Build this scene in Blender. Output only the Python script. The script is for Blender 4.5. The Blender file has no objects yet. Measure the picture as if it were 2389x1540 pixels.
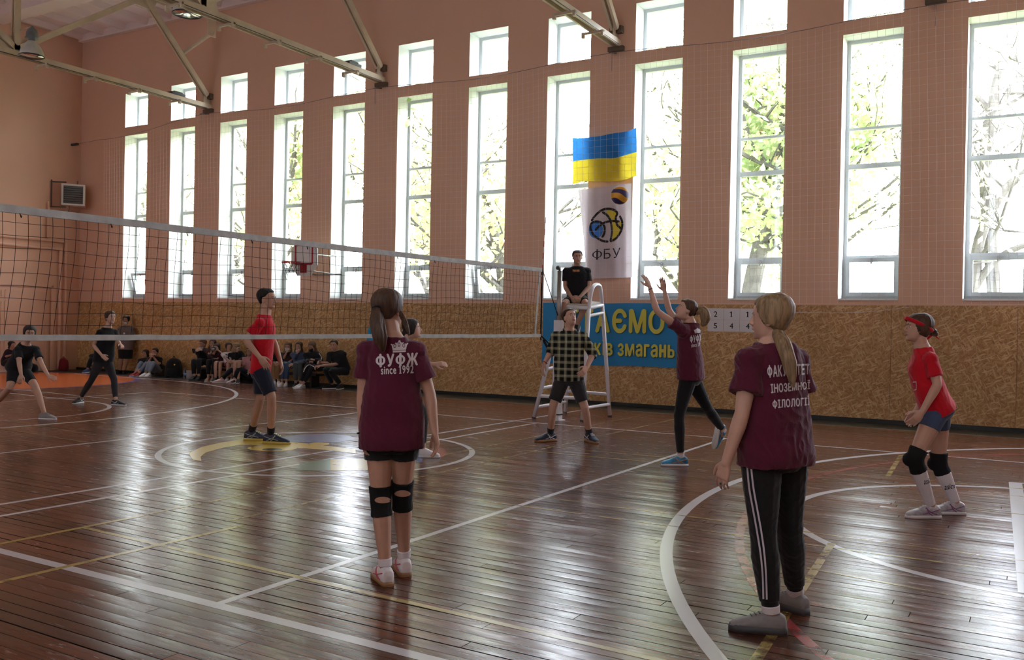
import bpy, bmesh, math, random
from mathutils import Vector, Matrix, Quaternion, noise
from mathutils.bvhtree import BVHTree
SC = bpy.context.scene
COL = SC.collection
rnd = random.Random(7)
V = Vector

# ---------------------------------------------------------------- camera
CAM = V((6.7558, -3.3212, 1.5188))
FW, RT, UP = V((-.5071, .8619, -.005)), V((.8617, .5070, .0193)), V((-.0191, -.0055, .9998))
FOC = 2091.7
cd = bpy.data.cameras.new('camera'); cam = bpy.data.objects.new('camera', cd); COL.objects.link(cam)
cd.sensor_width = 36; cd.lens = FOC/2389*36; cd.clip_start = .05; cd.clip_end = 300
RT = (RT - FW*RT.dot(FW)).normalized(); UP = RT.cross(FW).normalized(); FW.normalize()
cam.matrix_world = Matrix(((RT.x, UP.x, -FW.x, CAM.x), (RT.y, UP.y, -FW.y, CAM.y), (RT.z, UP.z, -FW.z, CAM.z), (0, 0, 0, 1)))
SC.camera = cam

# ---------------------------------------------------------------- sky, light, exposure
w = bpy.data.worlds.new('sky'); SC.world = w; w.use_nodes = True
nt = w.node_tree; bg = nt.nodes['Background']
tc = nt.nodes.new('ShaderNodeTexCoord'); ns = nt.nodes.new('ShaderNodeTexNoise'); ns.inputs['Scale'].default_value = 2.2; ns.inputs['Detail'].default_value = 5
cr = nt.nodes.new('ShaderNodeValToRGB'); cr.color_ramp.elements[0].color = (.76, .83, 1, 1); cr.color_ramp.elements[1].color = (.88, .92, 1, 1)
nt.links.new(tc.outputs['Generated'], ns.inputs['Vector']); nt.links.new(ns.outputs['Fac'], cr.inputs['Fac']); nt.links.new(cr.outputs['Color'], bg.inputs['Color'])
bg.inputs['Strength'].default_value = 27.0
def portal(name, loc, sx, sy, rot):
    l = bpy.data.lights.new(name, 'AREA'); l.shape = 'RECTANGLE'; l.size = sx; l.size_y = sy; l.cycles.is_portal = True
    o = bpy.data.objects.new(name, l); COL.objects.link(o); o.location = loc; o.rotation_euler = rot
portal('window_daylight', (-2, 13.3, 4.95), 31, 5.9, (math.radians(-90), 0, 0))
portal('rear_daylight', (-.9, -4.4, 5.15), 32, 6.3, (math.radians(90), 0, 0))
SC.view_settings.view_transform = 'Standard'; SC.view_settings.look = 'None'
SC.view_settings.gamma = 1; SC.view_settings.use_curve_mapping = False
SC.view_settings.exposure = 0.2
cy = SC.cycles
cy.max_bounces = 8; cy.diffuse_bounces = 5; cy.glossy_bounces = 3; cy.transmission_bounces = 4; cy.transparent_max_bounces = 16
cy.sample_clamp_indirect = 8; cy.use_denoising = True; cy.caustics_reflective = False; cy.caustics_refractive = False

# ---------------------------------------------------------------- helpers
def ray(u, v): return FW + RT*((u-1194.5)/FOC) + UP*((770-v)/FOC)
def at(u, v, D): return CAM + ray(u, v)*D                       # point seen at (u, v), D metres along the view axis
def onz(u, v, z=0): d = ray(u, v); return CAM + d*((z-CAM.z)/d.z)
def ony(u, v, y): d = ray(u, v); return CAM + d*((y-CAM.y)/d.y)
def onx(u, v, x): d = ray(u, v); return CAM + d*((x-CAM.x)/d.x)
def dep(p): return (p-CAM).dot(FW)

def link(name, me, mats, parent=None, smooth=False):
    o = bpy.data.objects.new(name, me); COL.objects.link(o)
    for m in (mats if isinstance(mats, (list, tuple)) else [mats]): me.materials.append(m)
    if smooth:
        for p in me.polygons: p.use_smooth = True
    if parent: o.parent = parent
    return o
def obj(name, bm, mats, parent=None, smooth=False):
    me = bpy.data.meshes.new(name); bm.normal_update(); bm.to_mesh(me); bm.free()
    return link(name, me, mats, parent, smooth)
def tag(o, label, cat, group=None, kind=None):
    if label: o['label'] = label
    if cat: o['category'] = cat
    if group: o['group'] = group
    if kind: o['kind'] = kind
    return o
def struct(o): o['kind'] = 'structure'; return o
def thing(name, label, cat, loc=(0, 0, 0), group=None):
    o = bpy.data.objects.new(name, None); COL.objects.link(o); o.empty_display_size = .1
    o['_loc'] = 0; del o['_loc']
    return tag(o, label, cat, group)
def B(): return bmesh.new()
def box(bm, a, b, mi=0):
    x0, y0, z0 = a; x1, y1, z1 = b
    vs = [bm.verts.new(p) for p in ((x0,y0,z0),(x1,y0,z0),(x1,y1,z0),(x0,y1,z0),(x0,y0,z1),(x1,y0,z1),(x1,y1,z1),(x0,y1,z1))]
    for f in ((0,3,2,1),(4,5,6,7),(0,1,5,4),(1,2,6,5),(2,3,7,6),(3,0,4,7)):
        bm.faces.new([vs[i] for i in f]).material_index = mi
def quad(bm, pts, mi=0):
    f = bm.faces.new([bm.verts.new(p) for p in pts]); f.material_index = mi; return f
def loft(bm, rings, cap=True, mi=0, closed=False):
    vr = [[bm.verts.new(p) for p in r] for r in rings]; n = len(vr[0])
    for i in range(len(vr) - (0 if closed else 1)):
        a, b = vr[i], vr[(i+1) % len(vr)]
        for j in range(n):
            bm.faces.new((a[j], a[(j+1) % n], b[(j+1) % n], b[j])).material_index = mi
    if cap and not closed:
        bm.faces.new(vr[0][::-1]).material_index = mi; bm.faces.new(vr[-1]).material_index = mi
    return vr
def frame(t, ref=None):
    t = t.normalized(); ref = ref or (V((0, 0, 1)) if abs(t.z) < .9 else V((0, 1, 0)))
    u = (ref - t*ref.dot(t))
    if u.length < 1e-4: u = t.orthogonal()
    u.normalize(); return u, t.cross(u)
def ring(c, u, v, a, b, n=12, e=2.0):
    out = []
    for k in range(n):
        t = 2*math.pi*k/n; x, y = math.cos(t), math.sin(t)
        if e != 2: x, y = math.copysign(abs(x)**(2/e), x), math.copysign(abs(y)**(2/e), y)
        out.append(c + u*(a*x) + v*(b*y))
    return out
def tube(bm, pts, rad, n=10, ends='r', ref=None, flat=1.0, mi=0):
    """lofted tube through pts with radii; ends: r rounded, f flat"""
    pts = [V(p) for p in pts]
    if not hasattr(rad, '__len__'): rad = [rad]*len(pts)
    rings = []; N = len(pts)
    tans = []
    for i in range(N):
        t = pts[min(i+1, N-1)] - pts[max(i-1, 0)]
        tans.append(t.normalized() if t.length > 1e-7 else V((0, 0, 1)))
    u, v = frame(tans[0], ref)
    if ends == 'r':
        for a in (80, 55, 28):
            c, s = math.cos(math.radians(a)), math.sin(math.radians(a))
            rings.append(ring(pts[0]-tans[0]*rad[0]*s, u, v, rad[0]*c, rad[0]*c*flat, n))
    for i in range(N):
        t = tans[i]
        u = (u - t*u.dot(t)).normalized(); v = t.cross(u)
        rings.append(ring(pts[i], u, v, rad[i], rad[i]*flat, n))
    if ends == 'r':
        for a in (28, 55, 80):
            c, s = math.cos(math.radians(a)), math.sin(math.radians(a))
            rings.append(ring(pts[-1]+tans[-1]*rad[-1]*s, u, v, rad[-1]*c, rad[-1]*c*flat, n))
    loft(bm, rings, mi=mi)
def bar(bm, a, b, w, h, ref=V((0, 0, 1)), mi=0):
    a, b = V(a), V(b); u, v = frame(b-a, ref)
    loft(bm, [[p+u*(h/2)*s+v*(w/2)*t for s, t in ((-1,-1),(1,-1),(1,1),(-1,1))] for p in (a, b)], mi=mi)
def ball(bm, c, r, seg=12, rin=8, sc=(1, 1, 1), M=None, mi=0):
    rs = []
    for i in range(1, rin):
        th = math.pi*i/rin
        rs.append([V((math.sin(th)*math.cos(2*math.pi*k/seg)*sc[0]*r, math.sin(th)*math.sin(2*math.pi*k/seg)*sc[1]*r, -math.cos(th)*sc[2]*r)) for k in range(seg)])
    if M: rs = [[M @ p for p in q] for q in rs]
    loft(bm, [[V(c)+p for p in q] for q in rs], mi=mi)
def cat_rom(pts, n=6):
    pts = [V(p) for p in pts]; out = []
    for i in range(len(pts)-1):
        p0, p1, p2, p3 = pts[max(i-1, 0)], pts[i], pts[i+1], pts[min(i+2, len(pts)-1)]
        for k in range(n):
            t = k/n
            out.append(.5*((2*p1)+(p2-p0)*t+(2*p0-5*p1+4*p2-p3)*t*t+(3*p1-p0-3*p2+p3)*t**3))
    out.append(pts[-1]); return out

# ---------------------------------------------------------------- materials
MATS = {}
def mat(name, col, rough=.6, spec=.4, metal=0, var=0, vscale=8, bump=0, bscale=40, sheen=0, detail=4, stretch=None):
    """principled surface with procedural tone variation and bump"""
    if name in MATS: return MATS[name]
    m = bpy.data.materials.new(name); m.use_nodes = True; MATS[name] = m
    n = m.node_tree.nodes; L = m.node_tree.links; p = n['Principled BSDF']
    p.inputs['Roughness'].default_value = rough; p.inputs['Metallic'].default_value = metal
    p.inputs['Specular IOR Level'].default_value = spec
    if sheen: p.inputs['Sheen Weight'].default_value = sheen
    t = n.new('ShaderNodeTexCoord'); vec = t.outputs['Object']
    if stretch:
        mp = n.new('ShaderNodeMapping'); mp.inputs['Scale'].default_value = stretch; L.new(vec, mp.inputs['Vector']); vec = mp.outputs['Vector']
    x = n.new('ShaderNodeTexNoise'); x.inputs['Scale'].default_value = vscale; x.inputs['Detail'].default_value = detail; L.new(vec, x.inputs['Vector'])
    r = n.new('ShaderNodeValToRGB')
    v = var
    r.color_ramp.elements[0].position = .3; r.color_ramp.elements[1].position = .7
    r.color_ramp.elements[0].color = (*[c*(1-v) for c in col], 1); r.color_ramp.elements[1].color = (*[min(1, c*(1+v)) for c in col], 1)
    L.new(x.outputs['Fac'], r.inputs['Fac']); L.new(r.outputs['Color'], p.inputs['Base Color'])
    if bump:
        y = n.new('ShaderNodeTexNoise'); y.inputs['Scale'].default_value = bscale; y.inputs['Detail'].default_value = 3; L.new(vec, y.inputs['Vector'])
        b = n.new('ShaderNodeBump'); b.inputs['Strength'].default_value = bump; b.inputs['Distance'].default_value = .01
        L.new(y.outputs['Fac'], b.inputs['Height']); L.new(b.outputs['Normal'], p.inputs['Normal'])
    return m
class G:
    """tiny node-graph writer"""
    def __init__(s, m): s.n = m.node_tree.nodes; s.L = m.node_tree.links; s.p = s.n['Principled BSDF']
    def node(s, t, ins=None, **k):
        x = s.n.new(t)
        for a, b in k.items(): setattr(x, a, b)
        for a, b in (ins or {}).items():
            if isinstance(b, bpy.types.NodeSocket): s.L.new(b, x.inputs[a])
            else: x.inputs[a].default_value = b
        return x
    def math(s, op, a, b=0, c=0): return s.node('ShaderNodeMath', {0: a, 1: b, 2: c}, operation=op).outputs[0]
    def mix(s, f, a, b, mode='MIX'):
        x = s.node('ShaderNodeMix', data_type='RGBA', blend_type=mode)
        for sock, val in ((x.inputs[0], f), (x.inputs[6], a), (x.inputs[7], b)):
            if isinstance(val, bpy.types.NodeSocket): s.L.new(val, sock)
            else: sock.default_value = val
        return x.outputs[2]
    def ramp(s, f, stops):
        r = s.node('ShaderNodeValToRGB', {'Fac': f}); e = r.color_ramp.elements
        while len(e) < len(stops): e.new(.5)
        for el, (pos, c) in zip(e, stops): el.position = pos; el.color = c if len(c) == 4 else (*c, 1)
        return r.outputs['Color']
def newmat(name):
    m = bpy.data.materials.new(name); m.use_nodes = True; MATS[name] = m; return m, G(m)

pink = mat('pink_plaster', (.68, .42, .30), .85, .2, var=.03, vscale=.8, bump=.05, bscale=60)
white_paint = mat('white_paint', (.82, .84, .83), .6, .3, var=.02)
pvc = mat('white_plastic_frame', (.52, .55, .57), .35, .5)
ceil_m = mat('ceiling_paint', (.80, .69, .66), .9, .2, var=.03, vscale=1.5)
truss_m = mat('cream_steel_paint', (.55, .44, .31), .5, .4, var=.12, vscale=3, bump=.05)
dark_metal = mat('dark_metal', (.03, .03, .032), .45, .5)
black_board = mat('black_skirting', (.008, .010, .011), .4, .4)
steel = mat('grey_steel', (.32, .31, .30), .35, .5, metal=.8, var=.1)
white_tube = mat('white_enamel', (.66, .64, .68), .35, .5, var=.04)
concrete = mat('outside_plaster', (.6, .6, .58), .9)

m, g = newmat('window_glass')
tr = g.node('ShaderNodeBsdfTransparent', {'Color': (.95, .97, .965, 1)}); gl = g.node('ShaderNodeBsdfGlossy', {'Roughness': .02, 'Color': (1, 1, 1, 1)})
lw = g.node('ShaderNodeFresnel', {'IOR': 1.3})
mx = g.node('ShaderNodeMixShader', {0: lw.outputs[0], 1: tr.outputs[0], 2: gl.outputs[0]}); g.L.new(mx.outputs[0], g.n['Material Output'].inputs['Surface']); glass = m

# varnished plank floor: planks run along X, 9.5 cm wide
m, g = newmat('varnished_planks'); floor_m = m
tcn = g.node('ShaderNodeTexCoord'); sep = g.node('ShaderNodeSeparateXYZ', {0: tcn.outputs['Object']})
px, py = sep.outputs[0], sep.outputs[1]
row = g.math('DIVIDE', py, .095); ri = g.math('FLOOR', row); fy = g.math('FRACT', row)
rj = g.node('ShaderNodeTexWhiteNoise', {'W': ri}, noise_dimensions='1D').outputs['Value']
sx = g.math('DIVIDE', g.math('ADD', px, g.math('MULTIPLY', rj, 9.0)), 3.1); si = g.math('FLOOR', sx); fx = g.math('FRACT', sx)
pid = g.node('ShaderNodeTexWhiteNoise', {'Vector': g.node('ShaderNodeCombineXYZ', {0: ri, 1: si}).outputs[0]}, noise_dimensions='2D').outputs['Value']
gx = g.math('LESS_THAN', fx, .0014); gy = g.math('LESS_THAN', fy, g.math('ADD', .025, g.math('MULTIPLY', g.math('POWER', rj, 2), .11))); gap = g.math('MAXIMUM', gx, gy)
mp = g.node('ShaderNodeMapping', {'Vector': tcn.outputs['Object'], 'Scale': (1.2, 26, 1)})
gr = g.node('ShaderNodeTexNoise', {'Vector': mp.outputs[0], 'Scale': 1.6, 'Detail': 6, 'Roughness': .65}).outputs['Fac']
wear = g.node('ShaderNodeTexNoise', {'Vector': tcn.outputs['Object'], 'Scale': .55, 'Detail': 7, 'Roughness': .6}).outputs['Fac']
c1 = g.ramp(gr, [(.25, (.050, .017, .010)), (.55, (.108, .036, .019)), (.8, (.165, .062, .034))])
c2 = g.ramp(pid, [(0, (.58, .56, .56)), (.5, (1, 1, 1)), (1, (1.40, 1.28, 1.18))])
c3 = g.mix(1.0, c1, c2, 'MULTIPLY')
c4 = g.mix(g.ramp(wear, [(.42, (0, 0, 0)), (.72, (.7, .7, .7))]), c3, (.074, .038, .027, 1))
c5 = g.mix(gap, c4, (.010, .006, .005, 1))
g.L.new(c5, g.p.inputs['Base Color'])
mp2 = g.node('ShaderNodeMapping', {'Vector': tcn.outputs['Object'], 'Scale': (1, 6, 1)})
r1 = g.node('ShaderNodeTexNoise', {'Vector': mp2.outputs[0], 'Scale': 3.2, 'Detail': 6, 'Roughness': .7}).outputs['Fac']
g.L.new(g.node('ShaderNodeMapRange', {0: r1, 1: .3, 2: .75, 3: .13, 4: .33}).outputs[0], g.p.inputs['Roughness'])
g.L.new(g.math('MULTIPLY', g.math('SUBTRACT', 1.0, gap), .20), g.p.inputs['Specular IOR Level'])
hh = g.math('ADD', g.math('MULTIPLY', gap, -1.0), g.math('ADD', g.math('MULTIPLY', pid, .35), g.math('MULTIPLY', r1, .5)))
cup = g.math('MULTIPLY', g.math('ABSOLUTE', g.math('SUBTRACT', fy, .5)), .5)
bp = g.node('ShaderNodeBump', {'Height': g.math('ADD', hh, cup), 'Strength': .22, 'Distance': .005}); g.L.new(bp.outputs[0], g.p.inputs['Normal'])
wn = g.node('ShaderNodeTexWhiteNoise', {'Vector': g.node('ShaderNodeCombineXYZ', {0: ri, 1: si}).outputs[0]}, noise_dimensions='2D').outputs['Color']
tl = g.node('ShaderNodeVectorMath', {0: g.node('ShaderNodeVectorMath', {0: wn, 1: (.5, .5, .5)}, operation='SUBTRACT').outputs[0], 1: (.016, .05, 0)}, operation='MULTIPLY').outputs[0]
cv = g.node('ShaderNodeCombineXYZ', {1: g.math('MULTIPLY', g.math('SUBTRACT', fy, .5), .055)}).outputs[0]
geo = g.node('ShaderNodeNewGeometry').outputs['Normal']
nn = g.node('ShaderNodeVectorMath', {0: g.node('ShaderNodeVectorMath', {0: geo, 1: tl}).outputs[0], 1: cv}).outputs[0]
g.L.new(g.node('ShaderNodeVectorMath', {0: nn}, operation='NORMALIZE').outputs[0], bp.inputs['Normal'])

def line_mat(name, col, worn):
    m, g = newmat(name)
    tcn = g.node('ShaderNodeTexCoord')
    a = g.node('ShaderNodeTexNoise', {'Vector': tcn.outputs['Object'], 'Scale': 7, 'Detail': 8, 'Roughness': .75}).outputs['Fac']
    mp = g.node('ShaderNodeMapping', {'Vector': tcn.outputs['Object'], 'Scale': (.8, 10.5, 1)})
    b = g.node('ShaderNodeTexNoise', {'Vector': mp.outputs[0], 'Scale': 1.0, 'Detail': 3}).outputs['Fac']
    f = g.math('ADD', g.math('MULTIPLY', a, .6), g.math('MULTIPLY', b, .4))
    k = g.ramp(f, [(max(0, worn-.06), (0, 0, 0)), (worn+.06, (1, 1, 1))])
    g.p.inputs['Base Color'].default_value = (*col, 1); g.p.inputs['Roughness'].default_value = .24; g.p.inputs['Specular IOR Level'].default_value = .3
    tr = g.node('ShaderNodeBsdfTransparent'); mx = g.node('ShaderNodeMixShader', {0: k, 1: tr.outputs[0], 2: g.p.outputs[0]})
    g.L.new(mx.outputs[0], g.n['Material Output'].inputs['Surface']); return m
ln_white = line_mat('white_floor_paint', (.44, .41, .42), .30)
ln_pale = line_mat('thin_white_floor_paint', (.34, .28, .25), .40)
ln_yel = line_mat('worn_yellow_floor_paint', (.29, .205, .07), .465)
ln_yel2 = line_mat('yellow_floor_paint', (.30, .21, .07), .40)
ln_red = line_mat('worn_red_floor_paint', (.24, .028, .03), .44)
em_yel = line_mat('emblem_yellow_paint', (.46, .30, .05), .36); em_blue = line_mat('emblem_blue_paint', (.10, .12, .26), .40)
em_green = line_mat('emblem_green_paint', (.07, .15, .10), .38); em_red = line_mat('emblem_red_paint', (.30, .06, .05), .40); em_dark = line_mat('emblem_dark_paint', (.03, .03, .05), .41)
orange_m = line_mat('orange_floor_paint', (.48, .10, .025), .12); blue_edge = line_mat('blue_floor_paint', (.06, .08, .25), .3)
green_floor = mat('dark_green_floor_paint', (.012, .022, .018), .42, .35, var=.2)

# oriented strand board
m, g = newmat('strand_board'); osb = m
tcn = g.node('ShaderNodeTexCoord')
sepo = g.node('ShaderNodeSeparateXYZ', {0: tcn.outputs['Object']})
flat1 = g.node('ShaderNodeCombineXYZ', {0: sepo.outputs[0], 1: sepo.outputs[2]}).outputs[0]
warp = g.node('ShaderNodeTexNoise', {'Vector': flat1, 'Scale': 5.0, 'Detail': 2}).outputs['Color']
flat2 = g.node('ShaderNodeVectorMath', {0: flat1, 1: g.node('ShaderNodeVectorMath', {0: warp, 1: (.045, .045, 0)}, operation='MULTIPLY').outputs[0]}).outputs[0]
bn = g.node('ShaderNodeTexNoise', {'Vector': flat2, 'Scale': 22, 'Detail': 4}).outputs['Fac']
acc = g.ramp(bn, [(.3, (.36, .185, .070)), (.5, (.45, .25, .10)), (.7, (.54, .33, .15))])
for k, (ang, s1, s2, dens, tone) in enumerate(((.5, 9, 52, .70, (.30, .145, .052)), (-.9, 8, 46, .72, (.36, .185, .07)), (1.5, 10, 60, .66, (.56, .36, .17)), (2.4, 8, 50, .68, (.62, .42, .21)), (.05, 9, 56, .70, (.52, .32, .14)), (-.35, 7, 44, .74, (.70, .50, .28)), (1.1, 7.5, 48, .75, (.66, .46, .24)))):
    mp = g.node('ShaderNodeMapping', {'Vector': flat2, 'Rotation': (0, 0, ang), 'Location': (k*3.1, k*1.7, 0)})
    mp2 = g.node('ShaderNodeMapping', {'Vector': mp.outputs[0], 'Scale': (s1, s2, 1)})
    vo = g.node('ShaderNodeTexVoronoi', {'Vector': mp2.outputs[0], 'Scale': 1.0, 'Randomness': 1.0})
    colr = g.node('ShaderNodeSeparateXYZ', {0: vo.outputs['Color']})
    sel = g.math('GREATER_THAN', colr.outputs[1], dens)
    edge = g.math('LESS_THAN', vo.outputs['Distance'], .46)
    acc = g.mix(g.math('MULTIPLY', g.math('MULTIPLY', sel, edge), .75), acc, (*tone, 1))
sheet = g.node('ShaderNodeTexNoise', {'Vector': tcn.outputs['Object'], 'Scale': .7, 'Detail': 2}).outputs['Fac']
fin = g.mix(.8, acc, g.ramp(sheet, [(.35, (.82, .80, .78)), (.65, (1.1, 1.08, 1.05))]), 'MULTIPLY')
g.L.new(fin, g.p.inputs['Base Color']); g.p.inputs['Roughness'].default_value = .55; g.p.inputs['Specular IOR Level'].default_value = .3
# ================================================================ the room
WY, WT = 12.755, 13.27             # inner and outer face of the window wall
XL, XR, YB, ZC = -17.35, 15.6, -3.95, 9.52
WX0, WDX, WW = -15.366, 1.913, .957
ZL0, ZL1, ZU0, ZU1 = 2.088, 6.60, 6.841, 7.776
NWIN = 16
fl = B()
quad(fl, [(XL, YB, 0), (XR, YB, 0), (XR, WY, 0), (XL, WY, 0)])
FLOOR = struct(obj('floor', fl, floor_m))
b = B(); quad(b, [(-12, 11.87, .0004), (XR, 11.87, .0004), (XR, WY, .0004), (-12, WY, .0004)])
quad(b, [(XL, YB, .0004), (-15.2, YB, .0004), (-15.2, WY, .0004), (XL, WY, .0004)]); quad(b, [(-15.2, 11.87, .0004), (-12, 11.87, .0004), (-12, WY, .0004), (-15.2, WY, .0004)])
obj('green_border', b, green_floor, FLOOR)

b = B()
xs = [XL]
for i in range(NWIN): xs += [WX0+WDX*i, WX0+WDX*i+WW]
xs.append(XR); zs = [0, ZL0, ZL1, ZU0, ZU1, ZC+.2]
for i in range(len(xs)-1):
    for j in range(len(zs)-1):
        x0, x1, z0, z1 = xs[i], xs[i+1], zs[j], zs[j+1]
        if i % 2 and j in (1, 3):
            quad(b, [(x0,WY,z0),(x0,WY,z1),(x0,WT,z1),(x0,WT,z0)], 1); quad(b, [(x1,WY,z0),(x1,WT,z0),(x1,WT,z1),(x1,WY,z1)], 1)
            quad(b, [(x0,WY,z1),(x1,WY,z1),(x1,WT,z1),(x0,WT,z1)], 1); quad(b, [(x0,WY,z0),(x0,WT,z0),(x1,WT,z0),(x1,WY,z0)], 1)
        else:
            quad(b, [(x0,WY,z0),(x1,WY,z0),(x1,WY,z1),(x0,WY,z1)], 0); quad(b, [(x0,WT,z0),(x0,WT,z1),(x1,WT,z1),(x1,WT,z0)], 2)
WALLR = struct(obj('wall_right', b, [pink, white_paint, concrete]))
# strand-board wainscot: separate sheets
x = XL+.02; k = 0
while x < 9:
    x1 = min(x+1.83, 9.2)
    b = B(); box(b, (x+.003, WY-.022, .07), (x1-.003, WY, 1.975)); obj('wainscot_sheet', b, osb, WALLR); x = x1
b = B(); box(b, (XL, WY-.035, 0), (9.2, WY-.001, .068)); struct(obj('baseboard_right', b, black_board))
b = B(); quad(b, [(XL,YB,0),(XL,WT,0),(XL,WT,ZC+.2),(XL,YB,ZC+.2)]); WALLL = struct(obj('wall_left', b, pink))
b = B(); quad(b, [(XR,YB,0),(XR,YB,ZC+.2),(XR,WT,ZC+.2),(XR,WT,0)]); struct(obj('wall_far_right', b, pink))
# wall behind the camera, with its own row of tall windows
b = B(); NB = 9; wb = .32; zb0, zb1 = 2.1, 8.2
xs = [XL]
for i in range(NB): xs += [XL+1.2+3.55*i, XL+1.2+3.55*i+wb]
xs.append(XR); zs = [0, zb0, zb1, ZC+.2]
for i in range(len(xs)-1):
    for j in range(3):
        x0, x1, z0, z1 = xs[i], xs[i+1], zs[j], zs[j+1]
        if i % 2 and j == 1:
            for q in ([(x0,YB,z0),(x0,YB-.4,z0),(x0,YB-.4,z1),(x0,YB,z1)], [(x1,YB,z0),(x1,YB,z1),(x1,YB-.4,z1),(x1,YB-.4,z0)], [(x0,YB,z1),(x0,YB-.4,z1),(x1,YB-.4,z1),(x1,YB,z1)], [(x0,YB,z0),(x1,YB,z0),(x1,YB-.4,z0),(x0,YB-.4,z0)]): quad(b, q, 1)
        else: quad(b, [(x0,YB,z0),(x0,YB,z1),(x1,YB,z1),(x1,YB,z0)])
struct(obj('wall_back', b, [pink, white_paint]))
# ribbed slab ceiling with a wide haunched beam
b = B(); quad(b, [(XL,YB,ZC+.16),(XL,WT,ZC+.16),(XR,WT,ZC+.16),(XR,YB,ZC+.16)])
x = XL+.02
while x < XR:
    for (y0, y1) in ((10.55, WY-.12), (YB, 9.85)):
        loft(b, [[V((x+a, y, z)) for a, z in ((0, ZC+.16), (.05, ZC), (.15, ZC), (.2, ZC+.16))] for y in (y0, y1)])
    x += .955
box(b, (XL, WY-.13, ZC-.04), (XR, WY, ZC+.16)); box(b, (XL, YB, ZC-.04), (XR, YB+.13, ZC+.16))
for yb in (10.2, 2.9, -2.0):
    loft(b, [[V((x_, yb+y, z)) for y, z in ((-.42, ZC+.16), (-.24, ZC-.2), (.24, ZC-.2), (.42, ZC+.16))] for x_ in (XL, XR)])
struct(obj('ceiling', b, ceil_m))

# windows: tall five-light lower units and square upper units
YF = 13.15
def fr(bm, x0, x1, z0, z1, y0, y1, t):
    box(bm, (x0, y0, z0), (x0+t, y1, z1)); box(bm, (x1-t, y0, z0), (x1, y1, z1))
    box(bm, (x0+t, y0, z0), (x1-t, y1, z0+t)); box(bm, (x0+t, y0, z1-t), (x1-t, y1, z1))
wn = 0
TILT = {0: 14, 6: 10, 10: 4}
for i in range(NWIN):
    x0 = WX0+WDX*i; x1 = x0+WW
    wn += 1; b = B(); fr(b, x0, x1, ZL0, ZL1, YF, YF+.07, .065); W = struct(obj('window_%d' % wn, b, pvc))
    for z, t in ((5.053, .045), (4.40, .085), (2.815, .07)):
        b = B(); box(b, (x0+.065, YF+.004, z-t/2), (x1-.065, YF+.066, z+t/2)); obj('transom', b, pvc, W)
    b = B(); quad(b, [(x0+.06, YF+.035, 2.85), (x1-.06, YF+.035, 2.85), (x1-.06, YF+.035, ZL1-.06), (x0+.06, YF+.035, ZL1-.06)]); obj('pane', b, glass, W)
    b = B(); fr(b, x0+.05, x1-.05, ZL0+.05, 2.80, YF-.02, YF+.045, .07); S = obj('sash', b, pvc, W)
    b = B(); quad(b, [(x0+.11, YF+.01, ZL0+.11), (x1-.11, YF+.01, ZL0+.11), (x1-.11, YF+.01, 2.74), (x0+.11, YF+.01, 2.74)]); PN = obj('pane', b, glass, S)
    b = B(); box(b, ((x0+x1)/2-.012, YF-.05, 2.70), ((x0+x1)/2+.012, YF-.02, 2.80)); obj('sash_handle', b, steel, S)
    if i in TILT:
        piv = V((0, YF-.02, ZL0+.05)); R_ = Matrix.Translation(piv) @ Matrix.Rotation(math.radians(TILT[i]), 4, 'X') @ Matrix.Translation(-piv)
        S.matrix_world = R_
    b = B(); box(b, (x0-.0, WY-.03, ZL0-.03), (x1, YF, ZL0)); obj('window_sill', b, white_paint, W)
    wn += 1; b = B(); fr(b, x0, x1, ZU0, ZU1, YF, YF+.07, .07); W = struct(obj('window_%d' % wn, b, pvc))
    b = B(); quad(b, [(x0+.06, YF+.035, ZU0+.06), (x1-.06, YF+.035, ZU0+.06), (x1-.06, YF+.035, ZU1-.06), (x0+.06, YF+.035, ZU1-.06)]); obj('pane', b, glass, W)

for i in range(NB):
    x0 = XL+1.2+3.55*i; x1 = x0+wb; wn += 1
    b = B(); fr(b, x0, x1, zb0, zb1, YB-.32, YB-.25, .07); box(b, (x0+.07, YB-.315, 5.0), (x1-.07, YB-.255, 5.08)); W = struct(obj('window_%d' % wn, b, pvc))
    b = B(); quad(b, [(x0+.06, YB-.285, zb0+.06), (x0+.06, YB-.285, zb1-.06), (x1-.06, YB-.285, zb1-.06), (x1-.06, YB-.285, zb0+.06)]); obj('pane', b, glass, W)
# outside ground
b = B(); quad(b, [(-90, WT, -.4), (60, WT, -.4), (60, 120, -.4), (-90, 120, -.4)]); struct(obj('ground', b, mat('autumn_grass', (.16, .17, .06), .9, .2, var=.4, vscale=.6)))

# left wall: heating pipes, flush doors
b = B()
for dz in (0, .22): tube(b, [(XL+.06, -3, 3.80-dz-.06), (XL+.06, 12.3-dz*.7, 3.72-dz-.06)] , .045, 10, 'r'); tube(b, [(XL+.06, 12.3-dz*.7, 3.66-dz), (XL+.06, 12.3-dz*.7, .05)], .05, 10, 'r')
tube(b, [(XL+.06, 11.75, 3.72), (XL+.06, 11.75, 4.72)], .03, 8)
tag(obj('heating_pipes', b, pink, None, True), 'pink painted heating pipes along the end wall and down its corner', 'pipes')
d = struct(obj('door_1', (lambda q: (box(q, (XL, 9.2, 0), (XL+.03, 11.85, 2.3)), q)[1])(B()), pink))
for (y0, y1, z0, z1) in ((9.3, 10.5, 2.02, 2.22), (10.6, 11.75, 2.02, 2.22), (9.3, 10.5, .1, 1.92), (10.6, 11.75, .1, 1.92)):
    b = B(); fr2 = [(y0, z0), (y1, z0), (y1, z1), (y0, z1)]
    for (p, q) in zip(fr2, fr2[1:]+fr2[:1]): bar(b, (XL+.035, *p), (XL+.035, *q), .03, .02, V((1, 0, 0)))
    obj('door_panel_moulding', b, pink, d)
b = B()
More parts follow.
